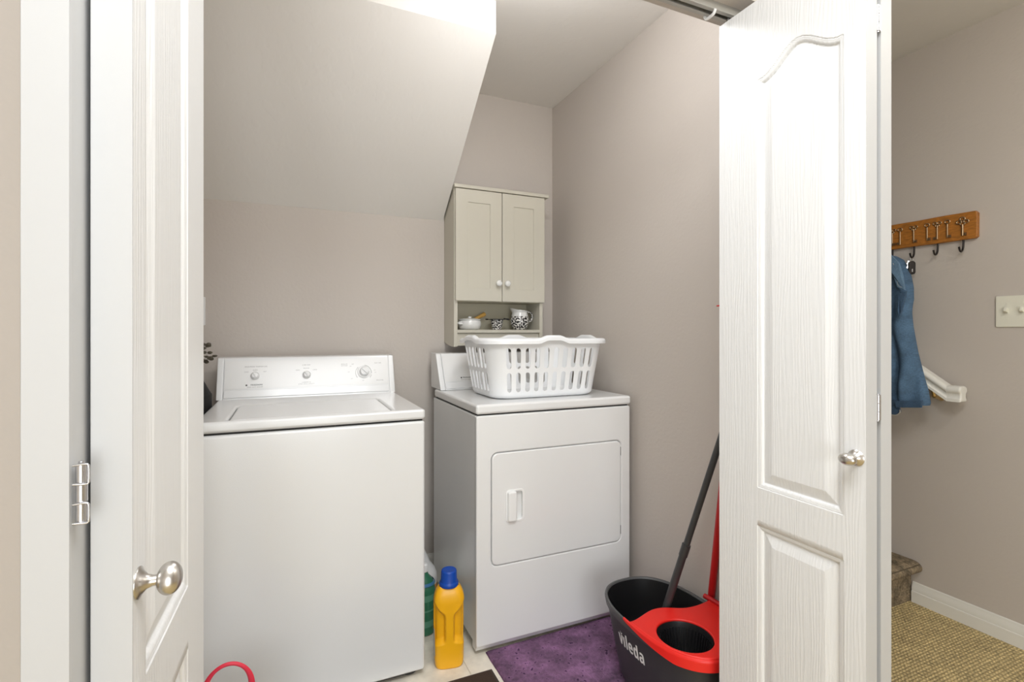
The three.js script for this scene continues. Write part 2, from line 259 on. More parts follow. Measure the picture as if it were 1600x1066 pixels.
// ------------------------------------------------------------------ bifold doors
const LW = 0.377, LH = 2.006, LT = 0.035;
function leafFace() {
  // raised panels as a height field: distance to each panel outline drives the moulding profile
  const arch = []; const x0 = 0.12, x1 = 0.332, yS = 1.807, yT = 1.856;
  const archY = x => { const t = (x - x0) / (x1 - x0); return yS + (yT - yS) * Math.pow(Math.sin(Math.PI * t), 2.3); };
  const ring1 = [[x0, 0.798], [x1, 0.798]]; for (let i = 0; i <= 60; i++) { const x = x1 + (x0 - x1) * i / 60; ring1.push([x, archY(x)]); }
  const ring2 = [[x0, 0.15], [x1, 0.15], [x1, 0.705], [x0, 0.705]];
  const sd = (r, x, y) => { let m = 1e9, inside = false; for (let i = 0, j = r.length - 1; i < r.length; j = i++) { const [ax, ay] = r[j], [bx_, by] = r[i], ex = bx_ - ax, ey = by - ay, t = clamp(((x - ax) * ex + (y - ay) * ey) / (ex * ex + ey * ey || 1)); m = Math.min(m, Math.hypot(x - ax - t * ex, y - ay - t * ey)); if ((ay > y) !== (by > y) && x < (bx_ - ax) * (y - ay) / (by - ay) + ax) inside = !inside; } return inside ? m : -m; };
  const prof = t => { if (t <= 0) return 0; if (t < 0.0015) return -0.0022 * t / 0.0015; if (t < 0.0045) return -0.0022 + 0.0008 * Math.sin((t - 0.0015) / 0.003 * Math.PI); if (t < 0.013) { const k = (t - 0.0045) / 0.0085; return -0.0022 - 0.0068 * (1 - Math.sqrt(1 - k * k * 0.98)); } if (t < 0.016) return -0.0082; if (t < 0.041) return -0.0082 + 0.0070 * (t - 0.016) / 0.025; return -0.0012; };
  const H = (x, y) => y > 0.75 ? prof(sd(ring1, x, y)) : prof(sd(ring2, x, y));
  const lines = (lo, hi, fine, a, b) => { const s = new Set(); const f = v => s.add(Math.round(clamp(v, lo, hi) * 1e5)); for (let v = lo; v <= hi + 1e-9; v += b) f(v); f(hi); for (const [p, q, st] of fine) for (let v = p; v <= q; v += st) f(v); return [...s].sort((m, n) => m - n).map(v => v / 1e5); };
  const xs = lines(0, LW, [[x0 - 0.001, x0 + 0.018, 0.0012], [x0 + 0.018, x0 + 0.044, 0.004], [x1 - 0.018, x1 + 0.001, 0.0012], [x1 - 0.044, x1 - 0.018, 0.004]], 0, 0.0035);
  const ys = lines(0, LH, [[0.149, 0.168, 0.0012], [0.168, 0.194, 0.004], [0.661, 0.687, 0.004], [0.687, 0.706, 0.0012], [0.797, 0.816, 0.0012], [0.816, 0.842, 0.004], [1.755, 1.86, 0.0018]], 0, 0.06);
  const pos = [], nor = [], uv = [], idx = [];
  for (const y of ys) for (const x of xs) { const h = H(x, y), e = 0.0006, gx = (H(x + e, y) - H(x - e, y)) / (2 * e), gy = (H(x, y + e) - H(x, y - e)) / (2 * e), l = Math.hypot(gx, gy, 1); pos.push(x, y, h); nor.push(-gx / l, -gy / l, 1 / l); uv.push(x, y); }
  const w = xs.length; for (let j = 0; j + 1 < ys.length; j++) for (let i = 0; i + 1 < w; i++) { const a = j * w + i; idx.push(a, a + 1, a + w, a + 1, a + w + 1, a + w); }
  const g = new THREE.BufferGeometry(); g.setAttribute('position', new THREE.Float32BufferAttribute(pos, 3)); g.setAttribute('normal', new THREE.Float32BufferAttribute(nor, 3)); g.setAttribute('uv', new THREE.Float32BufferAttribute(uv, 2)); g.setIndex(idx); return g;
}
const faceGeo = leafFace();
const faceMirror = (() => { const g = faceGeo.clone(), p = g.attributes.position, n = g.attributes.normal, ix = g.index; for (let i = 0; i < p.count; i++) { p.setX(i, LW - p.getX(i)); n.setX(i, -n.getX(i)); } for (let i = 0; i < ix.count; i += 3) { const a = ix.getX(i + 1); ix.setX(i + 1, ix.getX(i + 2)); ix.setX(i + 2, a); } return g; })();
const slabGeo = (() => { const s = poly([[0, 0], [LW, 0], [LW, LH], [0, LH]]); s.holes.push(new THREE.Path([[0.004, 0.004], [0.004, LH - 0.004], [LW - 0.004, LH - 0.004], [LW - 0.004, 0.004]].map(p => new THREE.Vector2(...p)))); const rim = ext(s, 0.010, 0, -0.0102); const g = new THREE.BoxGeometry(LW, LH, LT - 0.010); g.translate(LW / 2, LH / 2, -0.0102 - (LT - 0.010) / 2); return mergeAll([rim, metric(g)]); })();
function knobGeo(ax, ay) {           // egg-shaped pull on a flared neck, axis +z, long axes in x and y
  const neck = lathe([[0.0165, 0], [0.0168, 0.0018], [0.0125, 0.004], [0.0075, 0.0085], [0.0057, 0.014], [0.006, 0.022]].map(p => p), 40); neck.rotateX(Math.PI / 2);
  const s = new THREE.SphereGeometry(1, 48, 32); s.scale(ax, ay, 0.0125); s.translate(0, 0, 0.0285); return mergeAll([neck, s]);
}
function hingeGeo(len) {             // three knuckles and two leaf straps, along y, centred
  const list = []; const k = len / 3;
  for (let i = 0; i < 3; i++) { const c = new THREE.CylinderGeometry(0.0048, 0.0048, k - 0.0016, 20); c.translate(0, (i - 1) * k, 0); list.push(c); }
  const pin = new THREE.CylinderGeometry(0.0026, 0.0026, len + 0.004, 12); list.push(pin); return list;
}
function leaf(parent, xf, withKnob, knob, face = faceGeo) {
  const g = new THREE.Group(); g.name = 'leaf'; xf(g); parent.add(g);
  part('panel_face', face, doorPaint, g); part('slab', slabGeo, doorPaintShaded, g);
  if (withKnob) { const k = part('knob', knob, nickel, g, 'brushed nickel egg-shaped knob'); k.position.set(LW - 0.019, 0.925, 0); }
  return g;
}
const D2 = struct('door_2'); D2.userData.label = 'right white bifold door folded open beside the mop bucket'; 
const Y0 = 0.014;
leaf(D2, g => { g.position.copy(V(1.06, Y0, 1.012)); g.rotation.y = -Math.PI / 2; }, 1, knobGeo(0.0175, 0.0125));
leaf(D2, g => { g.position.copy(V(1.1435, Y0, 0.635)); g.rotation.y = Math.PI / 2; }, 0, null, faceMirror);
for (const y of [0.2, 1.042, 1.838]) { const h = part('hinge', [...hingeGeo(0.052), bx(-0.0062, 0.0062, -0.026, 0.026, -0.003, 0.02).translate(0, 0, 0)], steel, D2); h.position.copy(V(1.1012, y, 0.637)); }
const D1 = struct('door_1'); D1.userData.label = 'left white bifold door folded open beside the washing machine';
leaf(D1, g => { g.position.copy(V(-0.1483, Y0, 0.635)); g.rotation.y = Math.PI / 2 - 0.033; }, 0, null, faceMirror);
{ // left leading leaf: same panels, far edge at depth 1.012, near edge at 0.635; its knob sits at the near edge
  const g = D1.children[0]; const k = part('knob', knobGeo(0.0128, 0.0172), nickel, g, 'brushed nickel egg-shaped knob'); k.position.set(0.017, 0.914, 0); k.rotation.z = -0.35;
}
leaf(D1, g => { g.position.copy(V(-0.2145, Y0, 0.978)); g.rotation.y = -Math.PI / 2 - 0.0265; });
for (const y of [0.2, 1.042, 1.838]) {
  const h = part('hinge', hingeGeo(0.056), steel, D1); h.position.copy(V(-0.182, y, 0.607));
  for (const s of [1, -1]) { const q = tube([[-0.006, -0.009], [0.004, -0.0095], [0.0062, -0.007], [0.0062, 0.007], [0.004, 0.0095], [-0.006, 0.009]].map(p => new THREE.Vector3(p[0], p[1], 0)), 0.0011, 30, 6); const m = part('hinge_strap', q, steel, D1); m.position.copy(V(-0.181, y + s * 0.0185, 0.601)); }
}

// overhead track
{
  const t = thing('door_track', 'grey metal overhead track with a white clip under the closet header', 'door track', [0.45, 2.06, 1.0]);
  const s = new THREE.Shape(); [[-0.017, 0], [0.017, 0], [0.017, -0.021], [0.006, -0.021], [0.006, -0.0185], [0.0145, -0.0185], [0.0145, -0.0025], [-0.0145, -0.0025], [-0.0145, -0.0185], [-0.006, -0.0185], [-0.006, -0.021], [-0.017, -0.021]].forEach((p, i) => i ? s.lineTo(...p) : s.moveTo(...p));
  const g = ext(s, 1.5); g.rotateY(Math.PI / 2); g.translate(-0.75, 0, 0); part('rail', metric(g), trackPaint, t);
  const c = tube([[-0.02, -0.02], [-0.012, -0.03], [0.010, -0.03], [0.018, -0.02]].map(p => new THREE.Vector3(0, p[1], p[0])), 0.004, 20, 8); const m = part('clip', c, whitePlastic, t); m.position.set(0.565, 0, 0);
  part('roller', [rod(new THREE.Vector3(0.628, -0.042, 0), new THREE.Vector3(0.628, -0.012, 0), 0.004)], steel, t);
}

// ------------------------------------------------------------------ washing machine and dryer
const canvasTex = (w, h, draw) => { const c = document.createElement('canvas'); c.width = w; c.height = h; const x = c.getContext('2d'); x.fillStyle = '#e7e6e4'; x.fillRect(0, 0, w, h); draw(x, w, h); const t = new THREE.CanvasTexture(c); t.colorSpace = THREE.SRGBColorSpace; t.anisotropy = 8; return t; };
function printed(map) { return M('#ffffff', 0.3, { phys: true, map, clearcoat: 0.4, clearcoatRoughness: 0.2 }); }
// console: face plane from (d0, y0) to (d1, y1); back at d2
function consoleBody(x0, x1, d0, d1, d2, y0, y1, parent, texm) {
  const p = [[d0, y0], [d2, y0], [d2, y1 + 0.002], [d1 + 0.012, y1 + 0.002], [d1 + 0.003, y1 - 0.001], [d1, y1 - 0.006]];
  const capW = 0.024;
  part('console', sweepX(p, x0 + capW + 0.0003, x1 - capW - 0.0003), enamel, parent);
  part('end_cap', sweepX(p, x0, x0 + capW, 0.004), enamel, parent); part('end_cap', sweepX(p, x1 - capW, x1, 0.004), enamel, parent);
  const L = Math.hypot(d1 - d0, y1 - y0), w = x1 - x0 - 2 * capW - 0.006, f = new THREE.Group();
  const strip = part('lower_trim', ext(rrect(-w / 2, 0.006, w / 2, 0.036, 0.003), 0.005, 0.0016), enamel, parent);
  const plate = part('control_panel', new THREE.PlaneGeometry(w, L - 0.056), printed(texm), parent);
  const tilt = -Math.atan2(d1 - d0, y1 - y0);
  const at = (x, s, out) => { const k = s / L; return V(x, y0 + (y1 - y0) * k + out * (d1 - d0) / L, d0 + (d1 - d0) * k - out * (y1 - y0) / L); };
  plate.position.copy(at((x0 + x1) / 2, 0.042 + (L - 0.056) / 2, 0.0006)); plate.rotation.x = tilt;
  strip.position.copy(at((x0 + x1) / 2, 0, -0.001)); strip.rotation.x = tilt;
  return { at, tilt, L, w };
}
function smallKnob(parent, at, tilt, r) {
  const g = lathe([[0, 0.017], [r * 0.62, 0.017], [r * 0.72, 0.0155], [r * 0.8, 0.008], [r, 0.004], [r, 0]], 40); g.rotateX(Math.PI / 2);
  const grip = bx(-r * 0.22, r * 0.22, -r * 0.8, r * 0.8, -0.020, 0, 0.003); grip.rotateZ(0.5);
  const k = part('knob', [g, grip], knobPlastic, parent); k.position.copy(at); k.rotation.x = tilt; return k;
}
const GREY = '#8f8e8b';
{
  const t = thing('washing_machine', 'white top-loading washing machine with sloped control console and closed lid', 'washing machine');
  const x0 = -0.258, x1 = 0.432, f = 1.722, b = 2.36;
  part('cabinet', bx(x0, x1, 0.022, 0.8885, f, b, 0.010), enamel, t);
  part('seam', bx(x0 + 0.008, x1 - 0.008, 0.886, 0.896, f + 0.008, b - 0.02), gapBlack, t);
  { // worktop with the lid opening
    const s = rrect(x0 - 0.001, f - 0.004, x1 + 0.001, 2.31, 0.012); s.holes.push(rrect(-0.1725, 1.7415, 0.3265, 2.0855, 0.02, THREE.Path));
    const g = ext(s, 0.0345, 0.010, 0, 14, 6); g.rotateX(-Math.PI / 2); g.translate(0, 0.8945, 0); part('worktop', metric(g), enamel, t);
    const l = ext(rrect(-0.1685, 1.7455, 0.3225, 2.0815, 0.017), 0.03, 0.008, 0, 14, 6); l.rotateX(-Math.PI / 2); l.translate(0, 0.8985, 0);
    part('lid', metric(l), enamel, t);
    part('lid_well', bx(-0.18, 0.334, 0.893, 0.8975, 1.735, 2.09), gapBlack, t);
  }
  const tx = canvasTex(2048, 360, (c, w, h) => {
    const X = x => (x - (-0.262)) / 0.694 * 0 + (x + 0.238) / (0.648) * w, Y = y => h - (y - 0.970) / (1.085 - 0.970) * h;
    c.textAlign = 'center'; c.fillStyle = GREY; const T = (s, x, y, px, col = GREY, wt = '') => { c.fillStyle = col; c.font = `${wt} ${px}px sans-serif`; c.fillText(s, X(x), Y(y)); };
    T('WASH/RINSE TEMPERATURE', -0.125, 1.058, 21); T('WARM', -0.128, 1.044, 19); T('COLD', -0.160, 1.037, 19); T('HOT', -0.092, 1.037, 19);
    c.fillStyle = '#333'; c.fillRect(X(-0.162), Y(0.9875), 20, 20); T('FRIGIDAIRE', -0.122, 0.982, 25, '#3a3a3a', 'bold'); T('HEAVY DUTY WASHER', -0.128, 0.974, 19);
    T('LOAD SIZE', 0.067, 1.060, 22); T('MEDIUM', 0.067, 1.046, 19); T('SMALL', 0.034, 1.039, 19); T('LARGE', 0.101, 1.039, 19); T('COMMERCIAL', 0.067, 0.986, 19); T('EXTRA LARGE CAPACITY', 0.067, 0.979, 19);
    T('REGULAR', 0.222, 1.060, 20); T('COTTONS', 0.222, 1.053, 20); T('OFF', 0.258, 1.059, 18); T('EASY CARE', 0.367, 1.062, 20); T('DELICATES', 0.372, 0.984, 20);
    for (const [x, y] of [[0.248, 1.05], [0.24, 1.025], [0.252, 0.995], [0.30, 0.985], [0.352, 1.03], [0.355, 1.02]]) T('OFF', x, y, 15);
    c.strokeStyle = '#a5a4a1'; c.lineWidth = 7; const sc = w / 0.648, sy = h / 0.115;
    for (const [a, b2] of [[2.5, 4.0], [-1.4, 0.1], [0.25, 0.7]]) { c.beginPath(); c.ellipse(X(0.303), Y(1.021), 0.0345 * sc, 0.0345 * sy, 0, a, b2); c.stroke(); }
  });
  const C = consoleBody(-0.264, 0.434, 2.268, 2.327, 2.41, 0.929, 1.092, t, tx);
  const s = y => (y - 0.929) / (1.092 - 0.929) * C.L;
  smallKnob(t, C.at(-0.128, s(1.018), 0.001), C.tilt, 0.0165); smallKnob(t, C.at(0.067, s(1.016), 0.001), C.tilt, 0.0165);
  { const k = new THREE.Group(); k.name = 'timer_dial'; k.position.copy(C.at(0.303, s(1.021), 0.001)); k.rotation.x = C.tilt; t.add(k);
    const sk = lathe([[0, 0.004], [0.0255, 0.0038], [0.0285, 0.002], [0.029, 0]], 56); sk.rotateX(Math.PI / 2); part('dial_skirt', sk, knobPlastic, k);
    const kn = lathe([[0, 0.022], [0.0165, 0.0215], [0.0185, 0.0195], [0.0205, 0.006], [0.0215, 0.0035]], 48); kn.rotateX(Math.PI / 2); part('dial_knob', kn, knobPlastic, k);
    const gr = bx(-0.0042, 0.0042, -0.0155, 0.0155, -0.0285, -0.02, 0.003); gr.rotateZ(0.75); part('dial_grip', gr, knobPlastic, k); }
  for (const [x, d] of [[-0.2, 1.79], [0.385, 1.775], [-0.2, 2.3], [0.385, 2.3]]) { const g = lathe([[0, 0.0], [0.026, 0], [0.03, 0.004], [0.024, 0.012], [0.011, 0.014], [0.011, 0.026], [0, 0.026]]); const m = part('foot', g, darkRubber, t); m.position.copy(V(x, 0, d)); }
  part('kick_edge', bx(x0 + 0.01, x1 - 0.06, 0.013, 0.024, f + 0.012, f + 0.05, 0.003), darkRubber, t);
}
{
  const t = thing('clothes_dryer', 'white front-loading clothes dryer with large square door under the laundry basket', 'dryer');
  const x0 = 0.626, x1 = 1.312, f = 1.733, b = 2.33;
  part('cabinet', bx(x0, x1, 0.045, 0.8885, f + 0.012, b, 0.004), enamel, t);
  { // front panel with the door opening
    const s = rrect(x0, 0.038, x1, 0.8885, 0.009); s.holes.push(rrect(0.6845, 0.325, 1.2665, 0.7475, 0.026, THREE.Path));
    const g = ext(s, 0.024, 0.006, -f - 0.024, 14, 4); part('front_panel', g, enamel, t);
    part('door_recess', bx(0.68, 1.27, 0.32, 0.752, f + 0.0185, f + 0.023), gapBlack, t);
    part('toe_strip', sweepX([[f + 0.004, 0.044], [f + 0.003, 0.040], [f + 0.016, 0.020], [f + 0.05, 0.018], [f + 0.05, 0.044]], x0 + 0.002, x1 - 0.002, 0.001), enamel, t);
    const d = new THREE.Group(); d.name = 'door'; t.add(d);
    const ds = rrect(0.6868, 0.3275, 1.2642, 0.745, 0.0235); ds.holes.push(rrect(0.748, 0.487, 0.812, 0.597, 0.012, THREE.Path));
    part('door_panel', ext(ds, 0.02, 0.005, -f - 0.0185, 14, 5), enamel, d);
    const h = new THREE.Group(); h.name = 'handle'; d.add(h);
    const rim = rrect(0.7415, 0.4805, 0.8185, 0.6035, 0.016); rim.holes.push(rrect(0.7495, 0.4885, 0.8105, 0.5955, 0.011, THREE.Path));
    part('handle_rim', [ext(rim, 0.0036, 0.0015, -f - 0.0005 + 0.0004, 10, 3), bx(0.745, 0.815, 0.484, 0.60, f + 0.013, f + 0.017)], knobPlastic, h);
    part('handle_grip', ext(rrect(0.7475, 0.4855, 0.783, 0.5985, 0.008), 0.030, 0.006, -f - 0.014, 10, 4), knobPlastic, h);
    for (const y of [0.70, 0.372]) part('hinge', bx(1.2640, 1.2680, y - 0.018, y + 0.018, f + 0.003, f + 0.018), iron, d);
  }
  part('seam', bx(x0 + 0.008, x1 - 0.008, 0.886, 0.896, f + 0.01, b - 0.02), gapBlack, t);
  { const g = new RoundedBoxGeometry(x1 - x0 + 0.004, 0.036, 2.31 - f + 0.004, 6, 0.010); g.translate((x0 + x1) / 2, 0.912, -(2.31 + f - 0.004) / 2); part('worktop', metric(g), enamel, t); }
  const tx = canvasTex(2048, 360, (c, w, h) => {
    const X = x => (x - 0.66) / 0.624 * w, Y = y => h - (y - 0.973) / 0.115 * h; c.textAlign = 'left';
    c.fillStyle = '#333'; c.fillRect(X(0.737), Y(0.9915), 20, 20); c.font = 'bold 24px sans-serif'; c.fillStyle = '#3a3a3a'; c.fillText('FRIGIDAIRE', X(0.747), Y(0.986)); c.font = '18px sans-serif'; c.fillStyle = GREY; c.fillText('HEAVY DUTY DRYER', X(0.737), Y(0.977));
    c.strokeStyle = '#8a8986'; c.lineWidth = 8; c.beginPath(); c.ellipse(X(1.19), Y(1.021), 0.0345 / 0.624 * w, 0.0345 / 0.115 * h, 0, 2.2, 4.2); c.stroke();
  });
  const C = consoleBody(0.631, 1.309, 2.226, 2.31, 2.40, 0.931, 1.096, t, tx);
  const s = y => (y - 0.931) / (1.096 - 0.931) * C.L;
  { const k = new THREE.Group(); k.name = 'timer_dial'; k.position.copy(C.at(1.19, s(1.005), 0.001)); k.rotation.x = C.tilt; t.add(k);
    const sk = lathe([[0, 0.004], [0.0255, 0.0038], [0.0285, 0.002], [0.029, 0]], 56); sk.rotateX(Math.PI / 2); part('dial_skirt', sk, knobPlastic, k);
    const kn = lathe([[0, 0.022], [0.0165, 0.0215], [0.0185, 0.0195], [0.0205, 0.006], [0.0215, 0.0035]], 48); kn.rotateX(Math.PI / 2); part('dial_knob', kn, knobPlastic, k);
    const gr = bx(-0.0042, 0.0042, -0.0155, 0.0155, -0.0285, -0.02, 0.003); gr.rotateZ(0.75); part('dial_grip', gr, knobPlastic, k); }
  smallKnob(t, C.at(0.98, s(1.01), 0.001), C.tilt, 0.0165);
  for (const [x, d] of [[0.68, 1.80], [1.26, 1.80], [0.68, 2.28], [1.26, 2.28]]) { const g = lathe([[0, 0.0], [0.02, 0], [0.022, 0.004], [0.018, 0.012], [0.011, 0.014], [0.011, 0.046], [0, 0.046]]); const m = part('foot', g, darkRubber, t); m.position.copy(V(x, 0, d)); }
}

// ------------------------------------------------------------------ laundry basket
{
  const t = thing('laundry_basket', 'white plastic laundry basket with oblong slots standing on the dryer', 'laundry basket', [0.971, 0.9305, 1.978]);
  const H = 0.236;
  // rounded rectangle: four straights and four corners, each a fixed share of the way round
  const seg = (a, b, r) => { const sx = 2 * (a - r), sz = 2 * (b - r), c = Math.PI / 2 * r; return [sx, c, sz, c, sx, c, sz, c]; };
  const ref = seg(0.255, 0.185, 0.085), tot = ref.reduce((p, q) => p + q), cum = [0]; for (const q of ref) cum.push(cum[cum.length - 1] + q / tot);
  const ringPt = (s, a, b, r) => {           // s = 0 at the front-left end of the front straight, running right
    s = ((s % 1) + 1) % 1; let i = 0; while (i < 7 && s >= cum[i + 1]) i++; const k = (s - cum[i]) / (cum[i + 1] - cum[i]), A = a - r, B = b - r, q = Math.PI / 2;
    switch (i) { case 0: return [-A + 2 * A * k, b, 0, 1]; case 1: return [A + r * Math.sin(q * k), B + r * Math.cos(q * k), Math.sin(q * k), Math.cos(q * k)]; case 2: return [a, B - 2 * B * k, 1, 0]; case 3: return [A + r * Math.cos(q * k), -B - r * Math.sin(q * k), Math.cos(q * k), -Math.sin(q * k)];
      case 4: return [A - 2 * A * k, -b, 0, -1]; case 5: return [-A - r * Math.sin(q * k), -B - r * Math.cos(q * k), -Math.sin(q * k), -Math.cos(q * k)]; case 6: return [-a, -B + 2 * B * k, -1, 0]; default: return [-A - r * Math.cos(q * k), B + r * Math.sin(q * k), -Math.cos(q * k), Math.sin(q * k)]; }
  };
  const mids = [0, 2, 4, 6].map(i => (cum[i] + cum[i + 1]) / 2);
  const hump = s => { let h = 0; mids.forEach((m, i) => { let d = Math.abs(s - m); d = Math.min(d, 1 - d) * tot; const w = i % 2 ? 0.075 : 0.06; h = Math.max(h, 0.0135 * (1 - smooth(w * 0.35, w * 1.15, d))); }); return h; };
  const prof = v => { const y = v * H; const e = clamp(y / 0.018); const flare = v; return { a: 0.234 + 0.038 * flare - 0.016 * (1 - Math.sqrt(1 - (1 - e) ** 2)), b: 0.158 + 0.035 * flare - 0.016 * (1 - Math.sqrt(1 - (1 - e) ** 2)), r: 0.07 + 0.02 * flare }; };
  const NU = 560, NV = 72;
  // slots in (perimeter metres at reference, y): capsules
  const slots = [], add = (sc, w) => { slots.push([sc, 0.121, 0.203, w]); slots.push([sc, 0.028, 0.106, w * 0.95]); };
  const pitch_ = 0.0405; for (const m of [mids[0], mids[2]]) for (let i = 0; i < 10; i++) add(m * tot + (i - 4.5) * pitch_, 0.0105);
  for (const m of [mids[1], mids[3]]) for (let i = 0; i < 6; i++) add(m * tot + (i - 2.5) * pitch_ * 1.02, 0.0105);
  const sdSlot = (p, y) => { let best = 1, g = [0, 1]; for (const [c, y0, y1, w] of slots) { let dx = p - c; if (dx > tot / 2) dx -= tot; if (dx < -tot / 2) dx += tot; if (Math.abs(dx) > 0.03) continue; const yy = clamp(y, y0 + w, y1 - w), dy = y - yy, d = Math.hypot(dx, dy) - w; if (d < best) { best = d; const l = Math.hypot(dx, dy) || 1; g = [dx / l, dy / l]; } } return [best, g]; };
  const P = [], keep = new Uint8Array(NU * NV), sdv = [];
  const cell = Math.min(tot / NU, H / NV);
  for (let j = 0; j <= NV; j++) for (let i = 0; i < NU; i++) { let p = i / NU * tot, y = j / NV * H; let [d, g] = sdSlot(p, y); if (Math.abs(d) < cell * 0.72) { p -= g[0] * d; y -= g[1] * d; d = 0; } P.push([p, y]); sdv.push(d); }
  const id = (i, j) => j * NU + ((i % NU) + NU) % NU;
  for (let j = 0; j < NV; j++) for (let i = 0; i < NU; i++) { const c = [id(i, j), id(i + 1, j), id(i, j + 1), id(i + 1, j + 1)]; keep[j * NU + i] = c.some(k => sdv[k] < -1e-6) ? 0 : (c.every(k => sdv[k] === 0) ? 0 : 1); }
  const pos = [], idx = []; const th = 0.0026;
  for (const inner of [0, 1]) for (const [p, y] of P) { const s = p / tot, v = y / H, q = prof(v), [x, z, nx, nz] = ringPt(s, q.a, q.b, q.r); pos.push(x - nx * th * inner, y + hump(s) * smooth(0.8, 1, v), z - nz * th * inner); }
  const N = P.length; const tri = (a, b, c, d, f) => f ? idx.push(a, c, b, b, c, d) : idx.push(a, b, c, b, d, c);
  for (let j = 0; j < NV; j++) for (let i = 0; i < NU; i++) if (keep[j * NU + i]) {
    const a = id(i, j), b = id(i + 1, j), c = id(i, j + 1), d = id(i + 1, j + 1); tri(a, b, c, d, false); tri(a + N, b + N, c + N, d + N, true);
    const nb = (ii, jj) => jj >= 0 && jj < NV && keep[jj * NU + ((ii % NU) + NU) % NU];
    if (!nb(i, j - 1)) idx.push(a, a + N, b, b, a + N, b + N); if (!nb(i, j + 1)) idx.push(c, d, c + N, d, d + N, c + N);
    if (!nb(i - 1, j)) idx.push(a, c, a + N, c, c + N, a + N); if (!nb(i + 1, j)) idx.push(b, b + N, d, d, b + N, d + N);
  }
  let g = new THREE.BufferGeometry(); g.setAttribute('position', new THREE.Float32BufferAttribute(pos, 3)); g.setIndex(idx); g = toCreasedNormals(g, 0.9);
  part('slotted_wall', metric(g), basketPlastic, t);
  // rolled rim, following the raised grips
  const sec = [[-0.004, -0.006], [-0.003, 0.002], [0.002, 0.005], [0.010, 0.005], [0.017, 0.002], [0.0195, -0.004], [0.0195, -0.016], [0.017, -0.017], [0.0165, -0.005], [0.004, -0.002]];
  const q1 = prof(1); const rim = gridGeo(420, sec.length, (u, v) => { const k = Math.round(v * sec.length) % sec.length, [o, y] = sec[k], [x, z, nx, nz] = ringPt(u, q1.a, q1.b, q1.r); return [x + nx * o, H + y + hump(u), z + nz * o]; }, true);
  part('rim', metric(toCreasedNormals(rim, 1.0)), basketPlastic, t);
  const q0 = prof(0.01), fl = []; for (let i = 0; i < 160; i++) { const [x, z] = ringPt(i / 160, q0.a - 0.003, q0.b - 0.003, q0.r); fl.push([x, z]); }
  const fg = ext(poly(fl), 0.003, 0); fg.rotateX(Math.PI / 2); fg.translate(0, 0.0045, 0); part('bottom', metric(fg), basketPlastic, t);
}

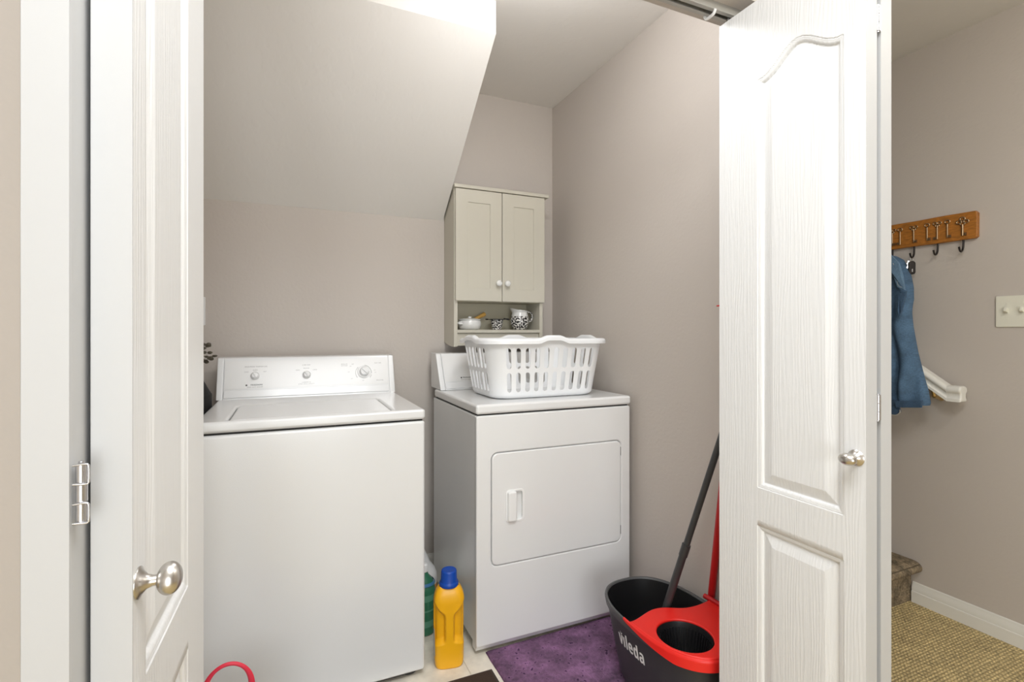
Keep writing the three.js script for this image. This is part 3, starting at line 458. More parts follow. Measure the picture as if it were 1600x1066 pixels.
// ------------------------------------------------------------------ wall cabinet and what stands in it
{
  const t = thing('wall_cabinet', 'cream wall cabinet with two panelled doors above an open shelf', 'cabinet');
  const x0 = 0.7175, x1 = 1.193, f = 2.302, b = BACK - 0.0005, T = 0.018;
  part('crown', bx(x0 - 0.004, x1 + 0.026, 1.886, 1.903, f - 0.022, b, 0.003), cream, t);
  // the sides curve in towards the wall at the foot
  const side = x => { const s = new THREE.Shape(); s.moveTo(f, 1.886); s.lineTo(b, 1.886); s.lineTo(b, 1.148); s.bezierCurveTo(b - 0.05, 1.135, f + 0.05, 1.125, f, 1.128); s.lineTo(f, 1.886); const g = ext(s, T, 0.0012); g.rotateY(Math.PI / 2); g.translate(x, 0, 0); return metric(g); };
  part('side_panel', side(x0), cream, t); part('side_panel', side(x1 - T), cream, t);
  part('back_panel', bx(x0 + T, x1 - T, 1.15, 1.886, b - 0.006, b), creamIn, t);
  part('shelf', bx(x0 + T, x1 - T, 1.346, 1.362, f + 0.004, b - 0.006), creamIn, t);
  part('shelf', bx(x0 + T, x1 - T, 1.194, 1.2095, f - 0.001, b - 0.006, 0.002), cream, t);
  part('apron', bx(x0 + T, x1 - T, 1.132, 1.1935, f + 0.012, f + 0.026, 0.002), cream, t);
  const xm = (x0 + x1) / 2 + 0.004;
  for (const [a, c, kx] of [[x0 + 0.003, xm - 0.0015, xm - 0.0235], [xm + 0.0015, x1 + 0.0015, xm + 0.0225]]) {
    const d = new THREE.Group(); d.name = 'door'; t.add(d);
    const y0 = 1.348, y1 = 1.8825, m = 0.062, s = rrect(a, y0, c, y1, 0.0035); s.holes.push(rrect(a + m, y0 + m, c - m, y1 - m, 0.0015, THREE.Path));
    part('door_frame', ext(s, 0.018, 0.002, -f + 0.001), cream, d);
    part('door_panel', bx(a + m - 0.003, c - m + 0.003, y0 + m - 0.003, y1 - m + 0.003, f - 0.0145, f - 0.004, 0.001), cream, d);
    const k = lathe([[0.006, 0], [0.0055, 0.008], [0.010, 0.012], [0.0148, 0.017], [0.015, 0.021], [0.012, 0.0255], [0.006, 0.0275], [0, 0.028]], 32); k.rotateX(Math.PI / 2);
    const km = part('knob', k, ceramic, d, 'round white ceramic knob'); km.position.copy(V(kx, 1.4365, f - 0.019));
  }
  const SY = 1.2097;
  const p = thing('crock_pot', 'small white ceramic pot with a lid and a wooden handle on the cabinet shelf', 'pot', [0.822, SY, 2.375]);
  part('bowl', lathe([[0, 0], [0.04, 0], [0.052, 0.006], [0.0575, 0.022], [0.057, 0.036], [0.0535, 0.047], [0.0515, 0.048], [0.05, 0.046], [0.053, 0.03], [0.048, 0.010], [0, 0.006]]), ceramic, p);
  part('lid', lathe([[0.0565, 0.0485], [0.0575, 0.0505], [0.053, 0.053], [0.03, 0.0575], [0.012, 0.0585], [0.008, 0.060], [0.010, 0.0635], [0.007, 0.066], [0, 0.0665]]), ceramic, p);
  part('lug', tube([[-0.05, 0.036, 0.02], [-0.066, 0.034, 0.02], [-0.068, 0.03, 0.032], [-0.05, 0.029, 0.036]].map(q => new THREE.Vector3(...q)), 0.005, 20, 8), ceramic, p);
  part('handle', rod(new THREE.Vector3(0.028, 0.052, -0.012), new THREE.Vector3(0.092, 0.080, -0.035), 0.0075, 0.0105), M(new THREE.Color().setRGB(0.62, 0.36, 0.09), 0.5), p, 'light wooden handle');
  const q = thing('enamel_colander', 'black-and-white speckled enamel cup with a wide black rim in the middle of the shelf', 'pot', [0.967, SY, 2.372]);
  const body = gridGeo(48, 20, (u, v) => { const a = u * 2 * Math.PI, y = 0.001 + 0.050 * v, r = 0.0225 + 0.009 * Math.sin(v * 1.5); return [r * Math.cos(a), y, r * Math.sin(a), u * 2.4, v * 0.8]; }, true, true);
  part('bowl', body, speckled, q); part('rim', lathe([[0.027, 0.048], [0.0345, 0.0505], [0.048, 0.0515], [0.051, 0.053], [0.048, 0.0545], [0.033, 0.0535], [0.029, 0.051]]), blackEnamel, q);
  part('grip', rod(new THREE.Vector3(-0.048, 0.0525, 0), new THREE.Vector3(-0.062, 0.0525, 0), 0.0035), blackEnamel, q); part('grip', rod(new THREE.Vector3(0.038, 0.0565, 0), new THREE.Vector3(0.07, 0.0525, 0), 0.004), blackEnamel, q);
  part('base', lathe([[0, 0], [0.0225, 0], [0.0225, 0.002], [0, 0.002]]), blackEnamel, q);
  const j = thing('pitcher', 'black-and-white speckled pitcher with white neck and handle at the right of the shelf', 'pitcher', [1.095, SY, 2.372]);
  const pr = v => 0.030 + 0.0195 * Math.sin(Math.pow(v, 0.85) * Math.PI) - 0.002 * v; const top = 0.104;
  const belly = (v0, v1, name, m) => part(name, gridGeo(56, 28, (u, w) => { const v = v0 + (v1 - v0) * w, a = u * 2 * Math.PI, sp = smooth(0.75, 1, v) * Math.pow(Math.max(0, -Math.cos(a)), 6), r = (v < 0.68 ? pr(v) : pr(0.68) - 0.004 * smooth(0.68, 0.85, v) + 0.006 * smooth(0.85, 1, v)) + 0.008 * sp; return [r * Math.cos(a), 0.001 + top * v - 0.010 * smooth(0.8, 1, v) * (0.5 + 0.5 * Math.cos(a)) + 0.008 * sp, r * Math.sin(a), u * 3, v * 1.35]; }, true, true), m, j);
  belly(0, 0.66, 'belly', speckled); belly(0.66, 1, 'neck', ceramic);
  part('base', lathe([[0, 0], [0.03, 0], [0.03, 0.002], [0, 0.002]]), blackEnamel, j);
  part('handle', tube([[0.034, 0.088, 0], [0.058, 0.092, 0], [0.072, 0.076, 0], [0.066, 0.05, 0], [0.046, 0.040, 0]].map(a => new THREE.Vector3(...a)), 0.0048, 36, 10), M('#ffffff', 0.2, { map: speckle }), j);
}

// ------------------------------------------------------------------ bottles between the machines
{
  const b = thing('detergent_bottle', 'yellow detergent bottle with a blue cap on the floor between the machines', 'bottle', [0.527, 0, 1.752], -0.2); b.scale.y = 0.98;
  const hw = y => y < 0.03 ? 0.0475 + 0.005 * Math.sqrt(clamp(y / 0.03)) : 0.0525 + 0.0025 * smooth(0.03, 0.16, y) - 0.0 * y;
  const sh = y => y < 0.235 ? 1 : Math.sqrt(clamp(1 - ((y - 0.235) / 0.062) ** 2)) * 0.62 + 0.38;
  const g = gridGeo(144, 150, (u, v) => {
    const y = 0.0008 + 0.291 * v, a = u * 2 * Math.PI, n = 2 / 3.4, c = Math.cos(a), s = Math.sin(a);
    const cut = y < 0.012 ? Math.sqrt(clamp(1 - ((0.012 - y) / 0.012) ** 2)) * 0.12 + 0.88 : 1;
    let x = Math.sign(c) * Math.pow(Math.abs(c), n) * hw(y) * sh(y) * cut, z = Math.sign(s) * Math.pow(Math.abs(s), n) * 0.034 * sh(y) * cut;
    const f = x / hw(y); // hand holds scooped out on both sides of the spine
    const af = Math.abs(f), topc = 0.198 + 0.048 * af * af, botc = 0.080 + 0.016 * (1 - af);
    const k = smooth(0.24, 0.40, af) * smooth(botc, botc + 0.022, y) * (1 - smooth(topc - 0.022, topc, y)) * smooth(-0.2, 0.25, s);
    z -= k * 0.019; x *= 1 - 0.10 * k;
    return [x, y, z];
  }, true, true);
  const base = lathe([[0, 0], [0.03, 0], [0.036, 0.001]]); base.scale(1.2, 1, 0.85);
  part('body', [g, base], yellow, b);
  part('neck', lathe([[0.030, 0.286], [0.030, 0.296]]), yellow, b);
  part('cap', lathe([[0.033, 0.290], [0.0345, 0.293], [0.0345, 0.300], [0.0325, 0.3055], [0.0293, 0.3075], [0.0278, 0.341], [0.0262, 0.346], [0.0225, 0.3475], [0.021, 0.346], [0, 0.346]], 64), blue, b);
  const lb = gridGeo(24, 2, (u, v) => { const a = Math.PI * (0.86 + 0.28 * u); const y = 0.045 + 0.10 * v, n = 2 / 3.4, c = Math.cos(a), s = Math.sin(a); return [Math.sign(c) * Math.pow(Math.abs(c), n) * (hw(y) + 0.0006), y, Math.sign(s) * Math.pow(Math.abs(s), n) * 0.0346]; }, false, true);
  part('label', lb, M(new THREE.Color().setRGB(0.55, 0.53, 0.50), 0.35), b, 'pale wrap-around label');

  const g2 = thing('cleaner_bottle', 'green plastic cleaner bottle half hidden behind the washing machine', 'bottle', [0.492, 0, 1.985]);
  const gp = [[0, 0], [0.042, 0], [0.046, 0.005]]; for (let i = 0; i <= 20; i++) { const y = 0.008 + 0.16 * i / 20; gp.push([0.0465 - 0.0012 * (i % 2), y]); } gp.push([0.044, 0.185], [0.034, 0.21], [0.020, 0.225], [0.015, 0.24], [0.015, 0.262], [0, 0.262]);
  part('body', lathe(gp), greenPlastic, g2);
  for (const [a, c] of [[0.035, 0.06], [0.095, 0.102], [0.135, 0.16]]) part('label_band', lathe([[0.0472, a], [0.0472, c]]), paleGreen, g2, 'paler green label band');
  part('collar', lathe([[0.0445, 0.192], [0.046, 0.196], [0.0405, 0.204]]), M(new THREE.Color().setRGB(0.05, 0.18, 0.36), 0.35), g2, 'blue collar band');
  part('cap', lathe([[0.018, 0.24], [0.0185, 0.265], [0.012, 0.272], [0, 0.272]]), whitePlastic, g2);

  const j = thing('bleach_jug', 'white plastic jug with sloping shoulder standing behind the green bottle', 'jug', [0.512, 0, 2.14]);
  part('body', lathe([[0, 0], [0.068, 0], [0.074, 0.006], [0.0745, 0.14], [0.074, 0.158], [0.066, 0.178], [0.046, 0.205], [0.026, 0.25], [0.018, 0.27], [0.018, 0.285], [0, 0.285]]), whitePlastic, j);
  part('label_band', lathe([[0.0752, 0.104], [0.0752, 0.122]]), M(new THREE.Color().setRGB(0.75, 0.30, 0.04), 0.45), j, 'orange label band'); part('label_band', lathe([[0.0753, 0.03], [0.0753, 0.1035]]), M(new THREE.Color().setRGB(0.10, 0.28, 0.5), 0.45), j, 'blue label band');
  part('cap', lathe([[0.0205, 0.262], [0.0215, 0.265], [0.0205, 0.298], [0.018, 0.30], [0, 0.30]]), whitePlastic, j);
}

// ------------------------------------------------------------------ mats
{
  const m = thing('bath_mat', 'purple crushed-pile bath mat in front of the dryer', 'mat', [0.988, 0, 1.385], 0.012);
  const w = 0.315, l = 0.372, h = 0.0125;
  const g = gridGeo(110, 130, (u, v) => { const x = (u * 2 - 1) * w, z = (v * 2 - 1) * l, e = Math.min(w - Math.abs(x), l - Math.abs(z)); const y = (h - 0.002) * Math.sqrt(clamp(1 - (1 - clamp(e / 0.012)) ** 2)) + 0.003 * fbm(x * 20, z * 20, 3, 3) * smooth(0, 0.02, e) + 0.0005; return [x + 0.0015 * N3(z * 30, 1, x), y, z, x, z]; }, false, true);
  part('pile', g, purple, m); part('backing', bx(-w + 0.001, w - 0.001, 0, 0.004, -l + 0.001, l - 0.001), M(new THREE.Color().setRGB(0.10, 0.04, 0.09), 0.9), m);
  const b = thing('door_mat', 'flat dark brown door mat in front of the washing machine', 'mat', [0.31, 0, 1.33]);
  part('surface', bx(-0.335, 0.335, 0.003, 0.009, -0.315, 0.315, 0.002), brownMatM, b); part('edging', bx(-0.345, 0.345, 0, 0.005, -0.325, 0.325, 0.002), M(new THREE.Color().setRGB(0.05, 0.035, 0.027), 0.8), b);
}

// ------------------------------------------------------------------ mop bucket, mop and red broom
const font = await new FontLoader().loadAsync('fonts/droid/droid_sans_bold.typeface.json');
{
  const CX = 1.140, CD = 1.295, FY = 0.0160;
  const t = thing('mop_bucket', 'black oval mop bucket with a red wringer insert beside the right wall', 'bucket', [CX, FY, CD]);
  const Hh = 0.262, n = 2.5;
  const se = (a, w, l) => { const c = Math.cos(a), s = Math.sin(a); return [Math.sign(c) * Math.pow(Math.abs(c), 2 / n) * w, Math.sign(s) * Math.pow(Math.abs(s), 2 / n) * l]; };   // x, z (z towards the viewer)
  const W = y => 0.112 + 0.046 * Math.pow(y / Hh, 0.9), Lh = y => 0.196 + 0.052 * Math.pow(y / Hh, 0.9);
  const loft = (rings, m, name) => { const g = gridGeo(256, rings.length - 1, (u, v) => { const [w, l, y] = rings[Math.round(v * (rings.length - 1))], [x, z] = se(u * 2 * Math.PI, Math.max(w, 1e-4), Math.max(l, 1e-4)); return [x, y, z]; }, true, true); return part(name, toCreasedNormals(g, 0.8), m, t); };
  const out = [[0, 0, 0.0002], [0.1, 0.18, 0.0002], [0.11, 0.193, 0.002]]; for (let i = 1; i <= 14; i++) { const y = Hh * 0.93 * i / 14; out.push([W(y), Lh(y), y]); }
  loft(out, charcoal, 'shell');
  const yR = Hh; loft([[W(0.236), Lh(0.236), 0.236], [W(0.236) + 0.006, Lh(0.236) + 0.006, 0.238], [W(yR) + 0.005, Lh(yR) + 0.005, yR - 0.006], [W(yR) + 0.003, Lh(yR) + 0.003, yR], [W(yR) - 0.003, Lh(yR) - 0.003, yR], [W(yR) - 0.006, Lh(yR) - 0.006, yR - 0.005]], greyLip, 'lip');
  const inn = []; for (let i = 0; i <= 14; i++) { const y = (yR - 0.005) - (yR - 0.02) * i / 14; const ledge = y < 0.11 ? 0.012 : 0; inn.push([W(y) - 0.006 - ledge, Lh(y) - 0.006 - ledge, y]); } inn.push([0.05, 0.1, 0.013], [0, 0, 0.013]);
  loft(inn, pitch, 'inside');
  // red insert: plate over the front part with a round wringer hole, and a skirt outside the lip
  const ins = new THREE.Group(); ins.name = 'wringer_insert'; t.add(ins);
  const w = W(yR) + 0.006, l = Lh(yR) + 0.006, a0 = 0.012, a1 = Math.PI - 0.003, s0 = -0.02, s1 = Math.PI + 0.06;
  const arc = []; for (let i = 0; i <= 80; i++) arc.push(se(a0 + (a1 - a0) * i / 80, w, l));
  const [ex, ez] = arc[80], [sx, sz] = arc[0]; const plate = new THREE.Shape(); arc.forEach(([x, z], i) => i ? plate.lineTo(x, z) : plate.moveTo(x, z));
  plate.bezierCurveTo(ex + 0.03, ez + 0.004, -0.092, -0.020, -0.052, -0.024); plate.bezierCurveTo(-0.005, -0.028, 0.012, 0.000, 0.055, 0.012); plate.bezierCurveTo(0.085, 0.018, 0.12, 0.016, sx - 0.004, sz);
  const hc = [-0.056, 0.128], hr = 0.080; const hole = new THREE.Path(); hole.absellipse(hc[0], hc[1], hr, hr + 0.004, 0, Math.PI * 2, true); plate.holes.push(hole);
  const pg = ext(plate, 0.011, 0.004, 0, 48, 4); pg.rotateX(Math.PI / 2); pg.translate(0, yR + 0.011, 0); part('insert_plate', metric(pg), red, ins);
  const sk = gridGeo(90, 6, (u, v) => { const a = s0 + (s1 - s0) * u, [x, z] = se(a, w + 0.0035, l + 0.0035); const e = Math.min(u, 1 - u) / 0.5, low = 0.0 + (0.006 + 0.030 * Math.pow(clamp(e * 2.2), 0.8)); const y = yR + 0.008 - low * v, q = v < 0.17 ? -0.0045 * (1 - v / 0.17) : 0; const k = 1 + q / w; return [x * k, y + (v < 0.17 ? 0.001 : 0), z * k]; }, false, false);
  part('insert_skirt', sk, red, ins);
  { const list = [lathe([[hr, yR + 0.006], [hr - 0.002, yR], [hr - 0.006, yR - 0.02], [hr - 0.026, yR - 0.11], [0.01, yR - 0.114], [0, yR - 0.112]], 64)];
    for (let i = 0; i < 44; i++) { const a = i / 44 * Math.PI * 2; const r = bx(-0.0016, 0.0016, yR - 0.10, yR - 0.004, -0.003, 0.003); r.rotateZ(-0.2); r.translate(hr - 0.0165 - Math.sin(0.2) * (yR - 0.052), 0, 0); r.rotateY(a); list.push(r); }
    for (const g of list) g.translate(hc[0], 0, hc[1]); part('wringer_basket', list, pitch, ins); }
  // carrying handle folded down along the wall side
  const hp = []; for (let i = 0; i <= 40; i++) { const a = -0.03 + 1.20 * i / 40, [x, z] = se(a, w + 0.001, l + 0.001); hp.push(new THREE.Vector3(x, yR + 0.012 + 0.010 * Math.sin(i / 40 * Math.PI), z)); }
  const hg = tube(hp, 0.0085, 60, 10); part('carry_handle', hg, deepRed, t);
  // lettering on the shell
  const tg = new TextGeometry('vileda', { font, size: 0.046, depth: 0.0006, curveSegments: 8, bevelEnabled: false }); tg.computeBoundingBox();
  const bb = tg.boundingBox, TW = bb.max.x - bb.min.x;
  // the dot of the i is drawn as a small tick instead, so cut the glyph dot away
  const src = tg.toNonIndexed(), sp = src.attributes.position, keepT = []; const iX0 = TW * 0.185, iX1 = TW * 0.29;
  for (let k = 0; k < sp.count; k += 3) { const cx = (sp.getX(k) + sp.getX(k + 1) + sp.getX(k + 2)) / 3, cy = (sp.getY(k) + sp.getY(k + 1) + sp.getY(k + 2)) / 3; if (cx > iX0 && cx < iX1 && cy > 0.027) continue; for (let m = 0; m < 3; m++) keepT.push([sp.getX(k + m), sp.getY(k + m), sp.getZ(k + m)]); }
  const wrap = ([x, y, z]) => { const uu = x / TW * 0.132, zz = -0.084 + uu, yy = 0.155 + y * 0.96; const ww = W(yy), ll = Lh(yy); const xx = -ww * Math.pow(1 - Math.pow(Math.min(Math.abs(zz) / ll, 1), n), 1 / n); return [xx - 0.0012 - z, yy, zz]; };
  for (const tri of [[[0.0175, 0.0475, 0.0006], [0.0275, 0.0345, 0.0006], [0.0275, 0.0425, 0.0006]], [[0.0275, 0.0425, 0.0006], [0.0275, 0.0345, 0.0006], [0.0365, 0.0455, 0.0006]]]) for (const q of tri) keepT.push(q);
  const lg = new THREE.BufferGeometry(); lg.setAttribute('position', new THREE.Float32BufferAttribute(keepT.flatMap(wrap), 3)); lg.computeVertexNormals();
  part('lettering', metric(lg), print, t, 'white brand lettering');

  const mop = thing('mop', 'mop with a dark grey pole leaning out of the black bucket', 'mop', [1.118, 0.045, 1.372]);
  const O = V(1.118, 0.045, 1.372), A = V(1.121, 0.09, 1.372).sub(O), B1 = V(1.205, 0.565, 1.262).sub(O), B2 = V(1.325, 1.242, 1.105).sub(O);
  const dir = B2.clone().sub(A).normalize(), J = A.clone().addScaledVector(dir, 0.405);
  part('lower_pole', rod(A, J, 0.0125), poleGrey, mop); part('ferrule', rod(J.clone().addScaledVector(dir, -0.02), J.clone().addScaledVector(dir, 0.02), 0.0142), poleGrey, mop);
  part('upper_pole', rod(J, B2, 0.0105), poleGrey, mop); part('grip', rod(B2.clone().addScaledVector(dir, -0.12), B2, 0.0125), poleGrey, mop);
  { const list = []; const head = lathe([[0, 0.05], [0.03, 0.048], [0.05, 0.03], [0.052, 0.022], [0, 0.02]]); part('head_plate', head, deepRed, mop);
    for (let i = 0; i < 40; i++) { const a = rnd() * 6.28, r = 0.02 + 0.03 * rnd(); list.push(rod(new THREE.Vector3(Math.cos(a) * r, 0.024, Math.sin(a) * r), new THREE.Vector3(Math.cos(a) * r * 1.25, -0.012 , Math.sin(a) * r * 1.25), 0.005, 0.004, 6)); }
    const s = part('mop_strands', list, M(new THREE.Color().setRGB(0.55, 0.55, 0.55), 1), mop); s.userData.kind = 'stuff'; }

  const br = thing('red_broom', 'red pole of a broom standing between the bucket and the right wall', 'broom', [1.3245, 0, 1.336]);
  const Ob = V(1.3245, 0, 1.336), top = V(1.327, 1.282, 1.178).sub(Ob), bot = new THREE.Vector3(0, 0, 0);
  part('pole', rod(bot, top, 0.0118), deepRed, br);
  const tp = top.clone(); part('hook_bar', [rod(tp.clone().add(new THREE.Vector3(0, 0.004, -0.100)), tp.clone().add(new THREE.Vector3(0, 0.004, 0.05)), 0.002, 0.007)], red, br);
}

// ------------------------------------------------------------------ pail with red handle, vase, outlet
{
  const p = thing('red_handled_pail', 'white pail with a red carrying loop in front of the washing machine', 'pail', [-0.142, 0.0095, 1.33]);
  part('tub', [lathe([[0, 0], [0.10, 0], [0.106, 0.006], [0.132, 0.25], [0.137, 0.253], [0.137, 0.26], [0.131, 0.261], [0.126, 0.252], [0.102, 0.008], [0, 0.006]])], whitePlastic, p);
  // flat band, standing on the far rim
  const band = gridGeo(60, 8, (u, v) => { const a = Math.PI * (1 - u), k = v * 2 * Math.PI, th = 0.0028, wd = 0.0092 + 0.006 * Math.pow(Math.abs(Math.cos(a)), 4); const R = 0.049, x = R * Math.cos(a) * (1 + 0.10 * Math.cos(a) ** 2), y = 0.252 + 0.090 * Math.pow(Math.sin(a), 0.62); const nx = Math.cos(a), ny = Math.sin(a); return [x + nx * wd * Math.cos(k) * 0.5 + 0.0, y + ny * wd * Math.cos(k) * 0.5, -0.131 + th * Math.sin(k) * 2]; }, false, false);
  part('handle', band, pinkRed, p, 'red carrying loop');

  const v = thing('floor_vase', 'tall black ribbed vase holding a dried sprig left of the washing machine', 'vase', [-0.356, 0, 2.16]);
  const pts = [[0, 0], [0.075, 0], [0.08, 0.01], [0.086, 0.5], [0.092, 0.90], [0.0925, 0.965]]; for (let i = 0; i <= 44; i++) { const k = i / 44; pts.push([0.0925 - 0.062 * Math.pow(k, 0.9) + 0.0012 * (i % 2), 0.965 + 0.13 * k]); } pts.push([0.029, 1.10], [0.026, 1.10], [0.024, 1.07], [0, 1.07]);
  part('body', lathe(pts, 56), vaseBlack, v);
  const stems = [], heads = []; for (let i = 0; i < 7; i++) { const a = i * 0.9, r = 0.03 + 0.02 * rnd(), h = 1.118 + 0.03 * rnd(); const tip = new THREE.Vector3(0.062 + Math.cos(a) * r * 0.7, h - 0.02 + 0.02 * Math.sin(a * 2), Math.sin(a) * r); stems.push(tube([new THREE.Vector3(0, 1.06, 0), new THREE.Vector3(tip.x * 0.4, 1.105, tip.z * 0.4), tip], 0.0016, 12, 6)); for (let k = 0; k < 7; k++) { const s = new THREE.IcosahedronGeometry(0.005 + 0.004 * rnd(), 1); s.scale(1, 0.7, 1.1); s.translate(tip.x + (rnd() - 0.5) * 0.022, tip.y + (rnd() - 0.3) * 0.024, tip.z + (rnd() - 0.5) * 0.02); heads.push(metric(s)); } }
  part('stems', stems, sprigM, v); const hd = part('seed_heads', heads, sprigM, v); hd.userData.kind = 'stuff';

  const o = thing('wall_outlet', 'white outlet plate on the back wall beside the left door edge', 'outlet', [-0.361, 1.286, BACK]);
  part('plate', ext(rrect(-0.036, -0.06, 0.036, 0.06, 0.004), 0.006, 0.002), whitePlastic, o);
  for (const y of [-0.02, 0.02]) part('socket', ext(rrect(-0.017, y - 0.014, 0.017, y + 0.014, 0.009), 0.0025, 0.0006, 0.0055), whitePlastic, o);
}

// ------------------------------------------------------------------ on the hall wall: key rack, keys, jacket, switches, handrail
{
  const t = thing('key_rack', 'brown wooden rack with old keys and iron hooks on the hall wall', 'coat rack', [HX, 1.632, 1.36], -Math.PI / 2);
  // local axes: x towards the viewer, z out of the wall; d = 1.36 - x
  const X = d => 1.36 - d; const bs = new THREE.Shape(); const e = X(1.086), s0 = X(1.60);
  bs.moveTo(s0, -0.056); for (let i = 1; i <= 20; i++) { const x = s0 + (e - 0.008 - s0) * i / 20; bs.lineTo(x, -0.0565 + 0.0007 * Math.sin(i * 0.7) * (i < 20)); } bs.lineTo(e, -0.05); bs.lineTo(e + 0.001, 0.045); bs.lineTo(e - 0.006, 0.054); for (let i = 19; i >= 0; i--) { const x = s0 + (e - 0.008 - s0) * i / 20; bs.lineTo(x, 0.055 + 0.0006 * Math.sin(i * 0.9)); }
  part('board', ext(bs, 0.020, 0.003), wood, t);
  const keyShape = (kind) => {
    const g = [], r = kind === 0 ? 0.0145 : 0.0085;
    if (kind === 0) { for (const [x, y] of [[0, 0.027], [-0.009, 0.016], [0.009, 0.016], [0, 0.010]]) { const q = new THREE.TorusGeometry(0.0062, 0.0024, 8, 20); q.translate(x, y, 0.003); g.push(q); } }
    else if (kind === 1) { for (const [x, y] of [[-0.006, 0.027], [0.006, 0.027], [0, 0.018]]) { const q = new THREE.TorusGeometry(0.005, 0.0018, 8, 18); q.translate(x, y, 0.003); g.push(q); } }
    else { const q = new THREE.TorusGeometry(0.0065, 0.002, 8, 18); q.translate(0, 0.026, 0.003); g.push(q); }
    const w = kind === 0 ? 0.0032 : 0.0023; g.push(rod(new THREE.Vector3(0, kind === 0 ? 0.006 : 0.018, 0.003), new THREE.Vector3(0, -0.036, 0.003), w, w, 10));
    g.push(bx(0, (kind % 2 ? -1 : 1) * 0 + 0.010, -0.036, -0.026, -0.005, -0.001)); return mergeAll(g);
  };
  const KS = [keyShape(0), keyShape(1), keyShape(2)];
  for (const [d, kind, flip] of [[1.132, 0, 1], [1.184, 2, 1], [1.220, 1, -1], [1.257, 2, 1], [1.308, 1, 1], [1.362, 2, -1], [1.394, 1, 1]]) { const k = part('decorative_key', KS[kind], bronze, t); k.position.set(X(d), -0.001, 0.0185); k.scale.set(1.35 * flip, 1.08, 1.4); }
  const hook = tube([[0, -0.012, 0.010], [0, -0.056, 0.010], [0, -0.086, 0.012], [0, -0.104, 0.022], [0, -0.104, 0.034], [0, -0.088, 0.043]].map(p => new THREE.Vector3(...p)), 0.0036, 30, 8);
  for (const d of [1.133, 1.222, 1.310, 1.397]) { const h = part('hook', hook, iron, t); h.position.set(X(d), 0, 0.004); }

  const k = thing('car_keys', 'bunch of car keys with a dark fob hanging from a rack hook', 'keys', [HX - 0.034, 1.524, 1.310]);
  const ring = new THREE.TorusGeometry(0.011, 0.001, 8, 28); ring.translate(0, -0.006, 0); part('key_ring', ring, steel, k);
  const fob = ext(rrect(-0.0135, -0.072, 0.0135, -0.014, 0.011), 0.012, 0.004, -0.006); fob.rotateY(-0.7); const fm = part('fob', fob, iron, k);
  const bd = ext(rrect(-0.0022, -0.062, 0.0022, -0.048, 0.0015), 0.0135, 0.001, -0.0068); bd.rotateY(-0.7); part('fob_badge', bd, steel, k);
  const kb = new THREE.Shape([[-0.009, -0.014], [0.009, -0.014], [0.009, -0.03], [0.0035, -0.034], [0.0035, -0.062], [0, -0.066], [-0.0035, -0.062], [-0.0035, -0.034], [-0.009, -0.03]].map(p => new THREE.Vector2(...p))); const kg = ext(kb, 0.0022, 0.0005); kg.rotateZ(-0.38); kg.rotateY(-0.9); part('key', kg, steel, k);

  // denim jacket
  const j = thing('denim_jacket', 'blue denim jacket hanging from the rack on the hall wall', 'jacket', [HX, 0, 1.40], -Math.PI / 2);
  const XJ = d => 1.40 - d;            // local x towards the viewer
  const rows = [[1.541, 1.372, 1.43, 0.035], [1.52, 1.342, 1.455, 0.05], [1.47, 1.318, 1.49, 0.07], [1.39, 1.292, 1.525, 0.085], [1.34, 1.284, 1.55, 0.09], [1.278, 1.288, 1.56, 0.09], [1.223, 1.284, 1.565, 0.09], [1.113, 1.266, 1.57, 0.09], [1.019, 1.245, 1.575, 0.092], [0.95, 1.228, 1.58, 0.092], [0.90, 1.219, 1.585, 0.090], [0.888, 1.222, 1.585, 0.086]];
  for (const r of rows) { const k = 1 - 0.0184 * smooth(1.5, 1.25, r[0]); r[0] = 1.195 + (r[0] - 1.195) * k; r[1] *= k; r[2] *= k; }
  const at = v => { const y = rows[0][0] + (rows[rows.length - 1][0] - rows[0][0]) * v; let i = 0; while (i < rows.length - 2 && rows[i + 1][0] > y) i++; const k2 = clamp((rows[i][0] - y) / (rows[i][0] - rows[i + 1][0])); return [y, ...[1, 2, 3].map(q => rows[i][q] + (rows[i + 1][q] - rows[i][q]) * k2)]; };
  const body = gridGeo(140, 120, (u, v) => {
    const [y, dn, df, th] = at(v), a = u * 2 * Math.PI, c = Math.cos(a), s = Math.sin(a), m = (dn + df) / 2, h = (df - dn) / 2; const d = m - c * h;
    const fold = 0.012 * Math.sin(d * 70 + 4 * N3(d * 9, y * 4, 2)) * smooth(0.02, 0.35, v) + 0.016 * N3(d * 14, y * 7, 5) + 0.012 * Math.exp(-(((d - 1.305 - 0.05 * (y - 1.0)) / 0.012) ** 2)) * -1.6 * smooth(0.5, 0.65, v);
    const z0 = 0.03 + 0.085 * smooth(1.5, 1.27, y), z = s >= 0 ? z0 + 0.055 * Math.pow(s, 0.55) + Math.min(fold, 0.02) * s : z0 + 0.006 * s; return [XJ(d), y, z, d, y];
  }, true, true);
  const capTop = [];
  part('body', [body], denim, j);
  const hang = (d, y, z) => { const k = 1 - 0.0184 * smooth(1.5, 1.25, y); return new THREE.Vector3(XJ(d * k), 1.195 + (y - 1.195) * k, z + 0.085 * smooth(1.5, 1.27, y)); };
  const flat = (pts, th, z, m, name, label) => { const g = ext(poly(pts.map(([d, y]) => [XJ(d), y])), th, 0.002, z, 6, 2), p = g.attributes.position; for (let i = 0; i < p.count; i++) { const v = hang(XJ(p.getX(i)), p.getY(i), p.getZ(i)); p.setXYZ(i, v.x, v.y, v.z); } return part(name, toCreasedNormals(g, 0.6), m, j, label); };
  flat([[1.372, 1.55], [1.352, 1.541], [1.318, 1.498], [1.300, 1.44], [1.283, 1.378], [1.313, 1.392], [1.335, 1.44], [1.372, 1.50], [1.41, 1.535]], 0.012, 0.102, denimPale2(), 'collar', 'faded collar flap');
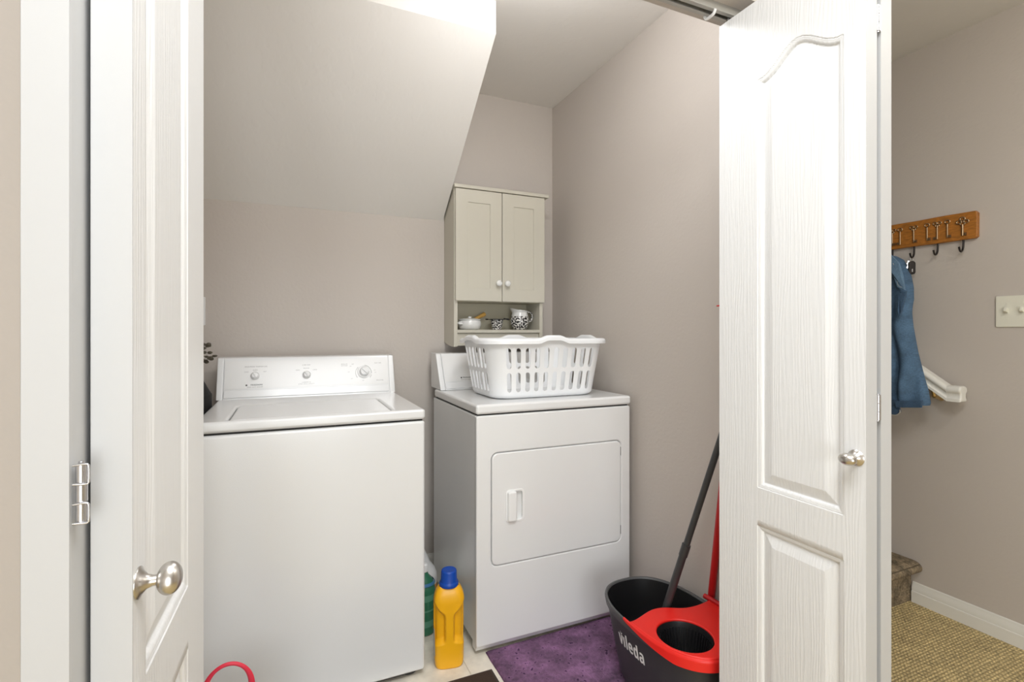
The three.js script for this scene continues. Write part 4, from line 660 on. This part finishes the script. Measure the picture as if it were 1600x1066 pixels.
  function denimPale2() { return M(new THREE.Color().setRGB(1.7, 1.55, 1.4), 0.9, { map: denimMap }); }
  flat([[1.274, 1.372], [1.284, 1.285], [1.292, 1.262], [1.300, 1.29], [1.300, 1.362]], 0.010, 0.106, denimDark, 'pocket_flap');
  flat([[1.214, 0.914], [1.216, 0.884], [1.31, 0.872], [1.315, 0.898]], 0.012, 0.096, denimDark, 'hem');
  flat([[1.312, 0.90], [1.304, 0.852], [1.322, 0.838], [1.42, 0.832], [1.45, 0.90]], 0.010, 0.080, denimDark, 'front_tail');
  part('piping', tube([[1.304, 0.862], [1.304, 0.850], [1.320, 0.837], [1.36, 0.833], [1.42, 0.830]].map(([d, y]) => hang(d, y, 0.092)), 0.0022, 30, 6), M(new THREE.Color().setRGB(0.45, 0.43, 0.39), 0.9), j, 'pale piping');
  part('stitching', [tube([[1.340, 1.50], [1.322, 1.45], [1.311, 1.402], [1.288, 1.388]].map(([d, y]) => hang(d, y, 0.1142)), 0.0011, 24, 6)], denimPale, j);

  // switch plate
  const s = thing('light_switch', 'ivory plate with toggle switches on the hall wall right of the rack', 'light switch', [HX, 1.277, 0.965], -Math.PI / 2);
  part('plate', ext(rrect(-0.069, -0.0605, 0.069, 0.0605, 0.004), 0.0065, 0.0022), ivory, s);
  for (const x of [-0.0345, 0.0115]) {
    part('toggle_frame', ext(rrect(x - 0.0055, -0.012, x + 0.0055, 0.012, 0.001), 0.0015, 0.0004, 0.006), ivory, s);
    const tg = bx(-0.0048, 0.0048, -0.0085, 0.0085, -0.017, 0, 0.0018); tg.rotateX(-0.45); const m = part('toggle', tg, ivory, s); m.position.set(x, 0.001, 0.0055);
    for (const y of [-0.030, 0.030]) { const c = new THREE.CylinderGeometry(0.0032, 0.0036, 0.0012, 16); c.rotateX(Math.PI / 2); const q = part('screw', c, ivory, s); q.position.set(x, y, 0.0068); }
  }

  // handrail
  const r = thing('handrail', 'cream painted stair handrail with a level end block on the hall wall', 'handrail', [HX - 0.068, 0.948, 1.155]);
  // profile across: x horizontal (out of the wall), y up
  const ps = new THREE.Shape(); ps.moveTo(-0.024, -0.032); ps.lineTo(0.024, -0.032); ps.lineTo(0.024, -0.020); ps.quadraticCurveTo(0.015, -0.012, 0.021, 0.002); ps.bezierCurveTo(0.033, 0.010, 0.030, 0.030, 0.012, 0.032); ps.lineTo(-0.012, 0.032); ps.bezierCurveTo(-0.030, 0.030, -0.033, 0.010, -0.021, 0.002); ps.quadraticCurveTo(-0.015, -0.012, -0.024, -0.020); ps.lineTo(-0.024, -0.032);
  const slope = Math.atan2(0.183, 0.255); const L = 1.25;
  const sh = (z0, z1, k) => { const g = ext(ps, 1, 0, 0, 14); const p = g.attributes.position; for (let i = 0; i < p.count; i++) { const f = p.getZ(i); const z = f < 0.5 ? z0 : z1; p.setZ(i, z); p.setY(i, p.getY(i) + Math.max(0, -z) * k); } return toCreasedNormals(metric(g), 0.6); };
  part('rail', sh(-L, 0.0, Math.tan(slope)), trimPaint, r); part('end_block', (() => { const g = ext(ps, 0.052, 0.007, -0.004, 14); return g; })(), trimPaint, r);
  for (const d of [0.06, 0.8]) { const y = d * Math.tan(slope); part('bracket', [rod(new THREE.Vector3(0, y - 0.034, -d), new THREE.Vector3(0.012, y - 0.062, -d), 0.006, 0.008), rod(new THREE.Vector3(0.012, y - 0.062, -d), new THREE.Vector3(0.066, y - 0.075, -d), 0.008, 0.012), bx(-0.016, 0.016, y - 0.038, y - 0.032, d - 0.014, d + 0.014, 0.002)], brass, r, 'brass bracket'); }
}

scene.traverse(o => { if (o.isMesh) { o.castShadow = true; o.receiveShadow = true; } });
renderer.render(scene, camera);
